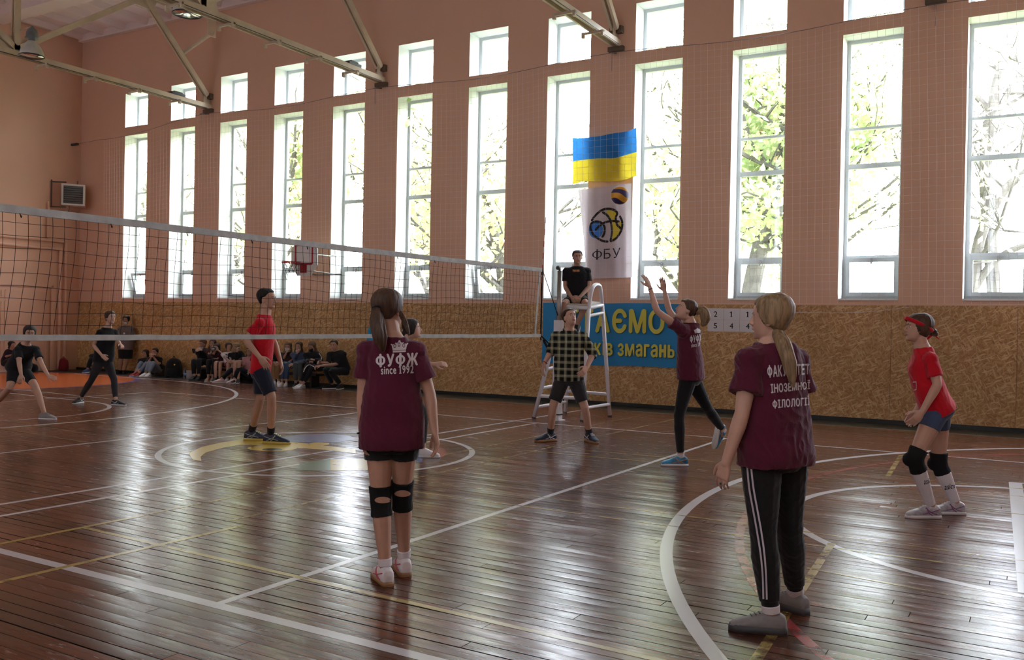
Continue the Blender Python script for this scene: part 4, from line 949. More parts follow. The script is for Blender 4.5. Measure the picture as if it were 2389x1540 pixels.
    def body(P, feet=True):
        bm = B(); P.torso(bm, -.14, 1.06); j = P.j; r = P.limb_r(); s = P.s
        nd = (P.hc-P.N); tube(bm, [P.N-nd*.2, P.N+nd*.35, P.hc-P.hup*.06*s-P.hf*.012*s], [.060*s if P.sex == 'f' else .068*s, .052*s if P.sex == 'f' else .060*s, .054*s if P.sex == 'f' else .06*s], 14)
        head_bm(bm, P.hc, P.HR, s)
        for i, q in enumerate('lr'):
            P.arm(bm, q); P.leg(bm, q)
            W = j['w'+q]; tip = j.get('h'+q, W+(W-j['e'+q])*.3); d = (tip-W); hs = s*(.92 if P.sex == 'f' else 1.05)
            o = P.hands[i] or {}
            inw = o.get('n') or (P.sec(.05)[0]-W); th = o.get('t') or P.fwd
            if isinstance(inw, tuple): inw = cdir(*inw)
            if isinstance(th, tuple): th = cdir(*th)
            hand(bm, W, d, inw, th, hs, P.curl[i], o.get('spread', 1.0))
            if feet:
                A = j['a'+q]; T = j['t'+q]; tube(bm, [A, A*.75+T*.25-P.fup(q)*.032*s, A*.3+T*.7-P.fup(q)*.022*s], [r['an'], .026*s, .018*s], 10)
        P.bodyo = fuse('body', bm, P.vox, 3, P.skin, P.root); return P.bodyo
    def fup(P, q):
        A, T = P.j['a'+q], P.j['t'+q]; f = (T-A).normalized(); u = Z-f*f.z if abs(f.z) < .75 else AH*0+RH*.9+Z*.3; return (u-f*u.dot(f)).normalized()
    def cloth(P, name, build, m, vox=None, smooth=3, wr=.004, fr=9.0, parent=None, off=0):
        bm = B(); build(bm); sd = P.seed*3.7+off
        def dsp(p):
            q = V((p.x*fr, p.y*fr, p.z*fr*.55+sd)); a = noise.noise(q); b_ = noise.noise(V((p.x*fr*2.3+p.z*fr*1.6, p.y*fr*2.3-p.z*fr*1.2, p.z*fr*.9+sd)))
            return wr*(a*.9+(1-abs(b_)*2.2)*.55)
        return fuse(name, bm, vox or P.vox, smooth, m, parent or P.root, dsp if wr else None)
    def shirt(P, m, ease=.014, hem=.012, t0=-.12, sl=.62, sease=.020, name='t_shirt', wr=.005, neck=1.005, **k):
        def bld(bm):
            P.torso(bm, t0, neck, ease, hem)
            for q in 'lr':
                P.arm(bm, q, sease, 0, sl, 'f', taper=(.25, 1.3)); S, E, W = P.arm_path(q); c = P.sec(.80)[0]; k = P.s*P.fat
                tube(bm, [c+(S-c)*.45-Z*.0, S*.85+c*.15-(P.N-P.hipC).normalized()*.015, S+(E-S)*min(.22, sl*.5)], [.082*k, .068*k, P.limb_r()['ua']+sease*.8], 14)
        o = P.cloth(name, bld, m, wr=wr, smooth=9, **k); P.top = o
        c, lat, fw, tan = P.sec(neck-.015); b = B(); n = 28; pts = [c+lat*(math.cos(2*math.pi*i/n)*.082*P.s*P.fat)+fw*(math.sin(2*math.pi*i/n)*.068*P.s*P.fat-.004)-tan*(.020*P.s*max(0, math.sin(2*math.pi*i/n))) for i in range(n+1)]
        tube(b, pts, .007*P.s, 6, 'f'); obj('collar', b, m, o, True)
        return o
    def pants(P, m, f1=1.9, ease=.006, t1=.2, name='leggings', wr=.003, lease=None, taper=None, **k):
        def bld(bm):
            P.torso(bm, -.14, t1, ease)
            for q in 'lr': P.leg(bm, q, lease if lease is not None else ease, 0, f1, 'f', taper=taper)
        P.low = P.cloth(name, bld, m, wr=wr, **k); return P.low
    def shoe(P, q, up_m, sole_m, lace=None, flat=True, up=None, L=.27, sole_h=.026, accent=None, high=0, name='shoe'):
        j = P.j; A, T = j['a'+q], j['t'+q]; s = P.s*(1.0 if P.sex == 'f' else 1.1)
        if flat: base = V((A.x, A.y, 0)); f = V((T.x-A.x, T.y-A.y, 0)).normalized(); u = Z
        else: f = (T-A).normalized(); u = up; u = (u-f*u.dot(f)).normalized(); base = A-u*.085*s
        w = f.cross(u)
        def D(x, hw, h, z0=.0, n=14):
            out = []
            for k in range(n):
                t = math.pi*2*k/n; cx_ = math.cos(t); sy = math.sin(t); yy = hw*math.copysign(abs(cx_)**.75, cx_)
                zz = z0+(h-z0)*(.5+.5*sy if sy > 0 else .5*(1-abs(sy)**.6*1.0)); zz = z0+(h-z0)*max(0, .42+.58*sy if sy > 0 else .42*(1-min(1, abs(sy)*1.5)))
                out.append(base+f*(x*s)+w*(yy*s)+u*(zz*s))
            return out
        b = B(); zz = sole_h*.6
        loft(b, [D(x, a, h, zz) for x, a, h in ((-.076, .022, .060), (-.068, .034, .090+high), (-.045, .040, .104+high), (-.01, .042, .108+high), (.03, .043, .108), (.075, .045, .090), (.12, .047, .070), (.16, .044, .058), (.188, .034, .046), (.203, .018, .032))])
        o = fuse(name, b, min(.005, P.vox), 2, up_m, P.root)
        b = B(); n = 20; prof = [(-.082, .020), (-.072, .034), (-.03, .042), (.03, .043), (.09, .048), (.14, .049), (.175, .042), (.198, .027), (.208, .011)]
        ol = [base+f*(x*s)+w*(a*s) for x, a in prof]+[base+f*(x*s)-w*(a*s) for x, a in prof[::-1]]
        loft(b, [[p+u*.001 for p in ol], [p+u*(sole_h*.5*s) for p in ol], [p+u*(sole_h*s)+(base+f*.05*s-p)*.04 for p in ol]]); obj('sole', b, sole_m, o, True)
        tr_ = BVHTree.FromPolygons([v.co[:] for v in o.data.vertices], [p.vertices[:] for p in o.data.polygons])
        def onto(p, h=.0025): q_ = tr_.find_nearest(p); return q_[0]+q_[1]*h
        if lace:
            b = B()
            for x, h in ((.045, .106), (.065, .097), (.085, .087), (.105, .079)): tube(b, [onto(base+f*((x+.004*y)*s)+w*(.026*y*s)+u*((h+.02)*s)) for y in (-1, -.6, -.2, .2, .6, 1)], .0036*s, 6)
            obj('laces', b, lace, o, True)
        if accent:
            for sg in (1, -1):
                b = B(); Q = lambda x, z: base+f*(x*s)+w*(sg*s*(.039+.10*max(0, x)*.7)+.004)+u*(z*s*1.15)
                Qs = lambda *ps: [onto(p) for p in cat_rom([Q(*p) for p in ps], 4)]; tube(b, Qs((-.03, .030), (.02, .045), (.06, .075)), .0036*s, 6); tube(b, Qs((.01, .026), (.04, .045), (.055, .078)), .0036*s, 6); tube(b, Qs((-.055, .065), (.0, .05), (.09, .034)), .0032*s, 6); obj('accent_stripe', b, accent, o, True)
        return o
    def sock(P, q, m, f0=1.72, f1=2.0, name='sock', ease=.005, sc=1.0):
        bm = B(); P.leg(bm, q, ease, f0, f1, 'f', sc); return obj(name, bm, m, P.root, True)
    def wristband(P, q, m, r=.004, f=1.93, wide=.006, name='wristband'):
        S, E, W = P.arm_path(q); p = E.lerp(W, f-1); t = (W-E).normalized(); u, v = frame(t); rr = P.limb_r()['wr']*1.14+r*.5; b = B()
        tube(b, [p+u*(rr*math.cos(a*math.pi/9))+v*(rr*math.sin(a*math.pi/9)) for a in range(19)], wide, 6, 'f'); return obj(name, b, m, P.root, True)
    def decal(P, name, bm, corners, target, m, off=.0025, parent=None):
        """lettering lying on the cloth: bm in its own XY box is laid over the quad (TL TR BL BR in view) and dropped onto the surface"""
        tree_ = BVHTree.FromPolygons([v.co[:] for v in target.data.vertices], [p.vertices[:] for p in target.data.polygons])
        W_ = max(v.co.x for v in bm.verts); H_ = max(v.co.y for v in bm.verts); TL, TR, BL, BR = [V(c) for c in corners]; bad = []
        for v in bm.verts:
            a, b_ = v.co.x/W_, 1-v.co.y/H_; uv = (TL*(1-a)+TR*a)*(1-b_)+(BL*(1-a)+BR*a)*b_; d = ray(uv.x, uv.y).normalized()
            hit = tree_.ray_cast(CAM, d)
            if hit[0] is None: bad.append(v)
            else: v.co = hit[0]-d*(off+v.co.z)
        bmesh.ops.delete(bm, geom=bad, context='VERTS'); return obj(name, bm, m, parent or target)
def strip_bm(pts, wd):
    """flat ribbon in view coordinates along pts, normalised to its own box for Person.decal"""
    b = B(); us = [p[0] for p in pts]; vs = [p[1] for p in pts]; L_, R_ = [], []
    for i, p in enumerate(pts):
        q, r = V(pts[max(i-1, 0)]), V(pts[min(i+1, len(pts)-1)]); t = (r-q).normalized(); n_ = V((-t.y, t.x)); a, c = V(p)+n_*wd/2, V(p)-n_*wd/2
        L_.append(a); R_.append(c)
    allp = L_+R_; x0, x1 = min(p.x for p in allp), max(p.x for p in allp); y0, y1 = min(p.y for p in allp), max(p.y for p in allp)
    lv = [b.verts.new((p.x-x0, y1-p.y, 0)) for p in L_]; rv = [b.verts.new((p.x-x0, y1-p.y, 0)) for p in R_]
    for i in range(len(pts)-1): b.faces.new((lv[i], rv[i], rv[i+1], lv[i+1]))
    return b, [(x0, y0), (x1, y0), (x0, y1), (x1, y1)]
def dense(pts, n=6): return [tuple(p)[:2] for p in cat_rom([(p[0], p[1], 0) for p in pts], n)]
def D_(u, v): return dep(onz(u, v))
def toe(P, q, r, a, L=.19): A = P.j['a'+q]; P.j['t'+q] = V((A.x, A.y, .03))+cdir(r, a)*L*P.s
# ---------------------------------------------------------------- player with ponytail and knee pads, seen from behind
P = Person('person seen from behind in maroon crown print shirt, black shorts and knee pads', D_(905, 1358), dict(head=(908, 722, .02), neck=(913, 788, 0), sl=(857, 813, 0), sr=(970, 813, 0), el=(846, 915, .0), wl=(846, 1016, -.04), hl=(849, 1062, -.05), er=(1003, 918, .01), wr=(1014, 1008, -.03), hr=(1024, 1062, -.04),
    pl=(886, 1022, 0), pr=(943, 1022, 0), kl=(888, 1166, 0), kr=(938, 1150, .08), al=('z', 899, 1325, .09), ar=('z', 943, 1304, .09)), 'f', 1.0, .0042, 'tan', (.55, .85, .02), 1, hands=({}, {'spread': 1.3, 't': (-.2, 1), 'n': (-1, -.35)}), curl=(.35, .30))
toe(P, 'l', -.40, .92); toe(P, 'r', -.30, .95); P.body()
sh = P.shirt(maroon, .016, .006, -.10, .66, .022, wr=.006)
kn_m = mat('knee_pad', (.010, .010, .011), .85, .2, bump=.4, bscale=150)
P.pants(black_f, .34, .010, .10, 'shorts', .003)
for q, px in (('l', (893, 1167)), ('r', (939, 1152))):
    o = P.cloth('knee_pad', lambda bm, q=q: P.leg(bm, q, .011, .78, 1.24, 'f'), kn_m, wr=.002, fr=30, smooth=2)
    b = B(); rg = [[b.verts.new((.5+.5*r/5*math.cos(a*math.pi/12), .5+.5*r/5*math.sin(a*math.pi/12)*(1 if a < 13 else .8), 0)) for a in range(24)] for r in range(1, 6)]; c0 = b.verts.new((.5, .5, 0))
    for a in range(24):
        b.faces.new((c0, rg[0][a], rg[0][(a+1) % 24]))
        for r in range(4): b.faces.new((rg[r][a], rg[r+1][a], rg[r+1][(a+1) % 24], rg[r][(a+1) % 24]))
    b.verts.new((0, 0, 0)); b.verts.new((1, 1, 0))
    P.decal('knee_opening', b, ((px[0]-19, px[1]-8), (px[0]+19, px[1]-8), (px[0]-19, px[1]+9), (px[0]+19, px[1]+9)), o, P.skin, .002)
for q in 'lr':
    P.sock(q, white_f, 1.86, 1.97, 'ankle_sock', .006); P.shoe(q, shoe_w, gum, white_f, accent=mat('shoe_pink', (.50, .10, .14), .5))
P.wristband('l', black_f, .004, 1.95, .006)
hm = HR['brown']; hair_cap(P, hm, .018, .06, -.03, -.06, 74)
tie = P.hc-P.hf*.105+P.hup*.002; pl = [P.hc-P.hf*.085+P.hup*.02, tie, at(880, 752, P.D-.12), at(888, 790, P.D-.15), at(893, 822, P.D-.14)]
lock(P, pl, [.028, .026, .045, .040, .012], hm, 'ponytail', 9)
b = B(); t_ = (pl[2]-pl[0]).normalized(); u_, v_ = frame(t_); tube(b, [tie+u_*.028*math.cos(a*.4488)+v_*.028*math.sin(a*.4488) for a in range(15)], .007, 6, 'f'); obj('hair_tie', b, black_f, P.root, True)
lock(P, [P.hc-P.hf*.02+P.HR@V((.06, 0, .03)), at(945, 752, P.D-.02), at(955, 785, P.D-.09)], [.012, .016, .006], hm, 'loose_strands', 4, seed=5)
pw = mat('shirt_print_white', (.60, .56, .58), .8)
P.decal('shirt_lettering', text_bm('ФУФЖ', 1, .45, .045, .04), ((876, 826), (976, 822), (877, 858), (975, 853)), sh, pw)
P.decal('shirt_lettering', text_bm('since 1992', 1, .25, .03, .05), ((888, 854), (965, 851), (889, 874), (965, 871)), sh, pw)
def crown(bm):
    pts = [(0, .0), (1, 0), (1, .16), (0, .16)]; quad(bm, [(x, y, 0) for x, y in pts])
    for x0 in (.0, .165, .33, .5, .67, .835):
        pass
    pk = [(0, .2), (1, .2), (1.08, .72), (.86, .48), (.76, .80), (.64, .45), (.5, 1.0), (.36, .45), (.24, .80), (.14, .48), (-.08, .72)]
    vs = [bm.verts.new((x, y, 0)) for x, y in pk]; f = bm.faces.new(vs); bmesh.ops.triangulate(bm, faces=[f])
    for cx_, cy_, r in ((.5, 1.0, .09), (.24, .82, .07), (.76, .82, .07), (-.08, .74, .06), (1.08, .74, .06)):
        quad(bm, [(cx_+r*math.cos(a*math.pi/5), cy_+r*math.sin(a*math.pi/5), 0) for a in range(10)])
    for v in bm.verts: v.co.x = (v.co.x+.14)/1.28
    for ax in (0, 1):
        for k in range(1, 12):
            no = V((1, 0, 0)) if ax == 0 else V((0, 1, 0)); bmesh.ops.bisect_plane(bm, geom=bm.verts[:]+bm.edges[:]+bm.faces[:], plane_co=no*k*.09, plane_no=no)
    return bm
P.decal('shirt_crown', crown(B()), ((911, 795), (953, 793), (912, 823), (951, 821)), sh, pw)
for (x, y) in ((921, 806), (931, 803), (942, 805)):
    P.decal('crown_detail', text_bm('o', 1, 1, 0, .4), ((x-3, y-4), (x+3, y-4), (x-3, y+6), (x+3, y+6)), sh, maroon, .0035)

# ---------------------------------------------------------------- blonde player in striped track pants
P = Person('person with long blonde ponytail in maroon shirt and striped black track pants, nearest', D_(1768, 1472), dict(head=(1797, 741, .0), neck=(1806, 802, 0), sl=(1750, 836, -.08), sr=(1856, 838, .09), el=(1731, 968, -.14), wl=(1694, 1080, -.12), hl=(1676, 1146, -.10), er=(1873, 958, .10), wr=(1858, 1052, .25), hr=(1845, 1095, .28),
    pl=(1776, 1062, -.05), pr=(1836, 1060, .06), kl=(1780, 1240, -.03), kr=(1842, 1228, .14), al=('z', 1799, 1430, .10), ar=('z', 1856, 1384, .10)), 'f', 1.0, .0040, 'fair', (-.86, .5, .0), 2, 1.07, hands=({'n': (.55, .5), 't': (-.8, .5), 'spread': 1.2}, {}), curl=(.30, .35))
toe(P, 'l', -.97, .22, .2); toe(P, 'r', -.55, .83, .2); P.body()
sh = P.shirt(maroon, .022, .012, -.08, .60, .030, wr=.009)
tp = fab('track_black', (.013, .013, .014), .2); lo = P.pants(tp, 1.84, .010, .12, 'track_pants', .004, taper=(1.1, 1.3))
for q in 'lr':
    P.cloth('ankle_cuff', lambda bm, q=q: P.leg(bm, q, .006, 1.80, 1.94, 'f'), black_f, wr=.001)
    so = P.sock(q, white_f, 1.90, 1.995, 'ankle_sock', .008); P.shoe(q, shoe_g, sole_k, sole_k, L=.28, sole_h=.036)
for pts in ([(1743, 1088), (1748, 1140), (1757, 1190), (1766, 1240), (1774, 1290), (1779, 1340), (1781, 1398)], [(1752, 1088), (1758, 1140), (1767, 1190), (1776, 1240), (1783, 1290), (1787, 1340), (1789, 1399)]):
    b, c = strip_bm(dense(pts, 8), 4.2); P.decal('side_stripe', b, c, lo, mat('stripe_white', (.52, .48, .55), .8), .003)
hm = HR['blonde']; hair_cap(P, hm, .020, .062, -.04, -.07, 70)
tie = at(1810, 762, P.D-.02); pl = [P.hc-P.hf*.07+P.hup*.03, tie, at(1826, 800, P.D-.12), at(1842, 850, P.D-.16), at(1850, 905, P.D-.17)]
lock(P, pl, [.030, .022, .036, .034, .010], hm, 'ponytail', 9); lock(P, [tie, at(1838, 800, P.D-.08), at(1856, 850, P.D-.10)], [.012, .018, .006], hm, 'loose_strands', 4, seed=3)
b = B(); t_ = (pl[2]-pl[0]).normalized(); u_, v_ = frame(t_); tube(b, [tie+u_*.027*math.cos(a*.4488)+v_*.027*math.sin(a*.4488) for a in range(15)], .009, 8, 'f'); obj('hair_tie', b, mat('teal_scrunchie', (.03, .07, .08), .6, var=.6, vscale=90), P.root, True)
for bd, c in (('ФАКУЛЬТЕТ', ((1789, 852), (1888, 848), (1791, 882), (1888, 874))), ('ІНОЗЕМНОЇ', ((1797, 890), (1890, 886), (1799, 918), (1890, 908))), ('ФІЛОЛОГІЇ', ((1801, 928), (1890, 922), (1803, 954), (1890, 946)))):
    P.decal('shirt_lettering', text_bm(bd, 1, .22, .04, .03), c, sh, pw)
b = B(); p = at(1681, 1128, P.D-.10); ball(b, p, .006, 8, 6); obj('ring', b, mat('ring_green', (.02, .10, .09), .3), P.root, True)

# ---------------------------------------------------------------- red shirt player on the right
P = Person('person in red shirt, red headband and blue shorts leaning forward at right edge', D_(2175, 1207), dict(head=(2141, 765, .0), neck=(2151, 812, 0), mid=(2166, 892, 0), sl=(2170, 834, -.15), sr=(2160, 830, .16), el=(2188, 897, -.20), wl=(2151, 962, -.24), hl=(2124, 994, -.24), er=(2168, 900, .25), wr=(2135, 965, .22), hr=(2115, 988, .2),
    pl=(2186, 958, -.08), pr=(2190, 956, .09), kl=(2133, 1070, -.10), kr=(2190, 1080, .14), al=('z', 2172, 1180, .10), ar=('z', 2229, 1172, .10)), 'f', 1.03, .005, 'mid', (-1, .12, .08), 3, 1.02, hands=({'n': (0, 1), 't': (-.9, 0)}, {}), curl=(.3, .3))
toe(P, 'l', -1, -.05); toe(P, 'r', -1, .05); P.body()
sh = P.shirt(red_f, .010, .002, -.02, .68, .014, wr=.006)
P.pants(blue_f, .36, .006, .12, 'shorts', .002)
for q in 'lr':
    P.cloth('knee_pad', lambda bm, q=q: (P.leg(bm, q, .013, .80, 1.26, 'f'), ball(bm, P.j['k'+q]+P.fwd*.030, .062, 12, 8)), kn_m, wr=.002, fr=25)
    P.cloth('knee_sock', lambda bm, q=q: P.leg(bm, q, .006, 1.2, 1.97, 'f'), white_f, wr=.001)
    P.shoe(q, mat('silver_shoe', (.36, .34, .37), .4, .5, var=.3, vscale=30), sole_w, white_f, accent=mat('shoe_purple', (.20, .06, .16), .5))
for pts in (((2155, 1118), (2176, 1114), (2156, 1131), (2176, 1127)), ((2203, 1130), (2228, 1128), (2204, 1144), (2228, 1139))):
    for o in [c for c in P.root.children if c.name.startswith('knee_sock')]:
        try: d = P.decal('sock_lettering', text_bm('asics', 1, .4, .02, .2, shear=.2), pts, o, black_f)
        except Exception: continue
hm = HR['brown']; hair_cap(P, hm, .017, .06, -.055, -.075, 78, sides=.006)
bun = P.hc-P.hf*.125-P.hup*.025; b = B(); ball(b, bun, .033, 14, 10); ball(b, bun-P.hf*.02-P.hup*.012, .022); ball(b, bun+P.hup*.02, .018); fuse('hair_bun', b, .004, 2, hm, P.root, lambda p: .004*noise.noise(p*90))
b = B(); pts = []
for k in range(33):
    a = 2*math.pi*k/32; pts.append(P.hc+P.HR@V((.0895*math.sin(a), -.005+.108*math.cos(a), .025+.045*math.cos(a)))*P.s)
tube(b, pts, .016, 8, 'f', ref=P.hup, flat=.35); tube(b, [bun+P.hup*.03, bun-P.hup*.035-P.hf*.03, bun-P.hup*.05-P.hf*.05], [.016, .018, .008], 8, flat=.4); tube(b, [bun-P.hup*.01, bun-P.hup*.06+P.hf*.04], [.014, .007], 8, flat=.4)
obj('headband', b, red_f, P.root, True)
b = B(); quad(b, [(.5+.5*math.cos(a*.349), .5+.5*math.sin(a*.349), 0) for a in range(18)]); P.decal('badge', b, ((2115, 851), (2124, 850), (2115, 868), (2124, 867)), sh, white_f, .006)
for q in ('asi',): P.decal('shirt_print', text_bm('▭', 1, .5, .0, .3), ((2116, 892), (2138, 890), (2122, 914), (2138, 910)), sh, pw)
face_parts(P)

# ---------------------------------------------------------------- hitter with raised arms
P = Person('person in maroon shirt and black leggings reaching both arms up to the ball', D_(1572, 1090), dict(head=(1600, 723, .0), neck=(1611, 754, 0), sl=(1592, 766, -.16), sr=(1586, 762, .16), el=(1532, 726, -.22), wl=(1516, 670, -.16), hl=(1503, 640, -.12), er=(1560, 722, .26), wr=(1550, 678, .26), hr=(1546, 655, .26),
    pl=(1606, 882, -.08), pr=(1612, 880, .09), kl=(1584, 970, -.08), kr=(1649, 950, .15), al=('z', 1588, 1066, .10), ar=(1688, 1006, .36), tr=(1679, 1050, .40)), 'f', 1.06, .0055, 'fair', (-.93, -.08, .36), 4, .97, hands=({'n': (-.5, .6), 't': (.3, -.6)}, {'n': (-.5, -.6), 't': (.3, .6)}), curl=(.12, .12))
toe(P, 'l', -1, -.04); P.body()
sh = P.shirt(maroon, .018, .016, -.03, .42, .020, wr=.007)
P.pants(black_f, 1.86, .005, .16, 'leggings', .002)
for q in 'lr': P.sock(q, white_f, 1.90, 1.99, 'ankle_sock', .006)
bs = mat('blue_shoe', (.03, .20, .36), .5, .4, var=.5, vscale=9); bo = mat('shoe_orange', (.45, .17, .05), .5)
P.shoe('l', bs, sole_w, white_f, accent=bo); P.shoe('r', bs, sole_w, white_f, flat=False, up=cdir(.85, .1, .3), accent=bo)
hm = HR['auburn']; hair_cap(P, hm, .014, .06, -.01, -.07, 76)
tie = P.hc-P.hf*.11+P.hup*.0; hb_ = HR['blonde']; lock(P, [P.hc-P.hf*.09, tie, at(1640, 724, P.D-.02), at(1646, 742, P.D-.03), at(1640, 762, P.D)], [.022, .020, .050, .055, .020], hb_, 'ponytail', 11)
b = B(); t_ = P.hf; u_, v_ = frame(t_); tube(b, [tie+u_*.024*math.cos(a*.4488)+v_*.024*math.sin(a*.4488) for a in range(15)], .007, 6, 'f'); obj('hair_tie', b, black_f, P.root, True)
P.wristband('l', black_f, .002, 1.9, .004)
P.decal('shirt_lettering', text_bm('ФУФЖ', 1, .45, .045, .06), ((1609, 783), (1640, 778), (1610, 801), (1640, 797)), sh, pw); P.decal('shirt_lettering', text_bm('since 1992', 1, .25, .03, .08), ((1612, 801), (1640, 797), (1613, 811), (1640, 806)), sh, pw)
P.decal('shirt_crown', crown(B()), ((1618, 766), (1636, 764), (1619, 778), (1636, 776)), sh, pw)
face_parts(P); b = B(); ball(b, P.hc+P.HR@V((-.085, -.005, -.035)), .008); obj('earring', b, steel, P.root, True)

# ---------------------------------------------------------------- plaid shirt man
m, g = newmat('plaid_flannel'); tcn = g.node('ShaderNodeTexCoord'); rr = g.node('ShaderNodeVectorMath', {0: tcn.outputs['Object'], 1: tuple(RH)}, operation='DOT_PRODUCT').outputs['Value']; zz = g.node('ShaderNodeSeparateXYZ', {0: tcn.outputs['Object']}).outputs[2]
def stripes(c):
    f = g.math('FRACT', g.math('MULTIPLY', c, 1/.088)); wide = g.math('LESS_THAN', g.math('ABSOLUTE', g.math('SUBTRACT', f, .5)), .24)
    thin = g.math('MAXIMUM', g.math('LESS_THAN', g.math('ABSOLUTE', g.math('SUBTRACT', f, .07)), .055), g.math('LESS_THAN', g.math('ABSOLUTE', g.math('SUBTRACT', f, .90)), .045)); return wide, thin
wx_, tx_ = stripes(rr); wz_, tz_ = stripes(zz)
cc = g.mix(g.math('MULTIPLY', g.math('ADD', wx_, wz_), .5), (.085, .085, .06, 1), (.010, .011, .012, 1)); cc = g.mix(g.math('MULTIPLY', g.math('ADD', tx_, tz_), .42), cc, (.55, .54, .36, 1))
g.L.new(cc, g.p.inputs['Base Color']); g.p.inputs['Roughness'].default_value = .95; g.p.inputs['Specular IOR Level'].default_value = .1; plaid = m
P = Person('person in green and white plaid shirt and dark shorts looking up by the net', D_(1327, 1033), dict(head=(1330, 741, -.03), neck=(1328, 773, 0), sl=(1360, 782, 0), sr=(1297, 782, 0), el=(1383, 826, .02), wl=(1369, 858, -.10), hl=(1357, 874, -.18), er=(1284, 822, .0), wr=(1270, 848, -.06), hr=(1264, 868, -.08),
    pl=(1342, 884, 0), pr=(1312, 884, 0), kl=(1364, 950, -.06), kr=(1290, 948, -.06), al=('z', 1375, 1013, .10), ar=('z', 1284, 1012, .10)), 'm', 1.04, .0058, 'fair', (.38, -.85, .32), 5, .95, curl=(.4, .35))
toe(P, 'l', .35, -.93); toe(P, 'r', -.85, -.5); P.body()
P.shirt(plaid, .020, .014, -.04, .98, .018, name='plaid_shirt', wr=.008)
for q, f in (('l', 1.18), ('r', 1.15)): P.cloth('rolled_cuff', lambda bm, q=q, f=f: P.arm(bm, q, .020, .9, f, 'f', inner=False), plaid, wr=.004)
for q in (1, -1):
    c, la, fw_, tn = P.sec(.70); b = B(); p = c+la*(.085*q)+fw_*.150; loft(b, [[p+la*x+tn*z+fw_*y for x, z in ((-.05, -.05), (0, -.065), (.05, -.05), (.05, .06), (-.05, .06))] for y in (-.02, -.012)]); obj('chest_pocket', b, plaid, P.top)
c, la, fw_, tn = P.sec(1.0)
for q in (1, -1): b = B(); tube(b, [c-fw_*.06+la*.05*q+tn*.035, c+la*.078*q+fw_*.01+tn*.02, c+la*.06*q+fw_*.075-tn*.02, c+la*.02*q+fw_*.105-tn*.055], [.016, .020, .022, .010], 8, flat=.5); obj('shirt_collar', b, plaid, P.top, True)
P.pants(char_f, .80, .014, .18, 'shorts', .005, taper=(1, 1.8))
for q in 'lr': P.sock(q, char_f, 1.78, 1.98, 'sock', .006); P.shoe(q, mat('navy_sneaker', (.02, .03, .06), .6, .3), gum, white_f, accent=white_f, sole_h=.03)
P.wristband('r', mat('red_band', (.35, .02, .02), .5), .004, 1.93, .006, 'bracelet')
hair_cap(P, HR['brown'], .020, .070, .01, -.055, 80, rough=.010); face_parts(P)

# ---------------------------------------------------------------- umpire
P = Person('person in black shirt sitting on top of the white umpire stand', dep(V((.08, 10.2, 0))), dict(head=(1347, 600, -.04), neck=(1347, 622, 0), sl=(1370, 631, 0), sr=(1321, 631, 0), el=(1374, 670, -.02), wl=(1352, 694, -.26), hl=(1340, 702, -.32), er=(1318, 670, -.02), wr=(1335, 697, -.26), hr=(1347, 702, -.30),
    pl=(1356, 698, .02), pr=(1337, 698, .02), kl=(1368, 708, -.40), kr=(1316, 708, -.40), al=(1346, 758, -.30), ar=(1314, 762, -.34), tl=(1342, 774, -.44), tr=(1311, 776, -.48)), 'm', 1.03, .0062, 'tan', (.08, -1, -.02), 6, .92, curl=(.5, .5))
P.body(); sh = P.shirt(black_f, .014, .010, -.02, .62, .020, wr=.005); P.pants(black_f, .72, .014, .16, 'shorts', .004)
for q in 'lr': P.shoe(q, shoe_k, sole_w, None, flat=False, up=Z)
P.decal('shirt_print', text_bm('▬▬', 1, .3, 0, .2), ((1336, 629), (1352, 629), (1336, 634), (1352, 634)), sh, bo)
hair_cap(P, HR['dark'], .013, .066, .0, -.06, 80, rough=.006); face_parts(P)

# ---------------------------------------------------------------- tall man in red across the net
P = Person('tall person in red shirt and dark shorts walking right beyond the net', D_(618, 1036), dict(head=(624, 698, .0), neck=(619, 735, 0), sr=(606, 751, -.17), sl=(616, 748, .18), er=(574, 795, -.22), wr=(606, 834, -.27), hr=(624, 857, -.27), el=(640, 800, .22), wl=(654, 843, .12), hl=(661, 868, .10),
    pr=(607, 864, -.09), pl=(610, 864, .09), kr=(634, 926, -.12), kl=(608, 928, .08), ar=('z', 632, 1014, .11), al=('z', 587, 1007, .11)), 'm', 1.10, .006, 'tan', (.96, -.22, .04), 7, .92, curl=(.35, .35))
toe(P, 'l', 1, -.1); toe(P, 'r', 1, -.1); P.body()
P.shirt(red_f, .016, .004, -.06, .62, .018, wr=.006); P.pants(navy_f, .86, .016, .12, 'shorts', .005, taper=(1, 1.7))
for q in 'lr': P.sock(q, black_f, 1.80, 1.98, 'sock', .007); P.shoe(q, mat('navy_shoe', (.015, .02, .05), .5, .4), mat('yellow_sole', (.45, .36, .08), .6), mat('lime_lace', (.50, .58, .08), .6), accent=mat('shoe_silver', (.35, .38, .30), .4))
hair_cap(P, HR['black'], .020, .070, .02, -.055, 82, rough=.006); face_parts(P)

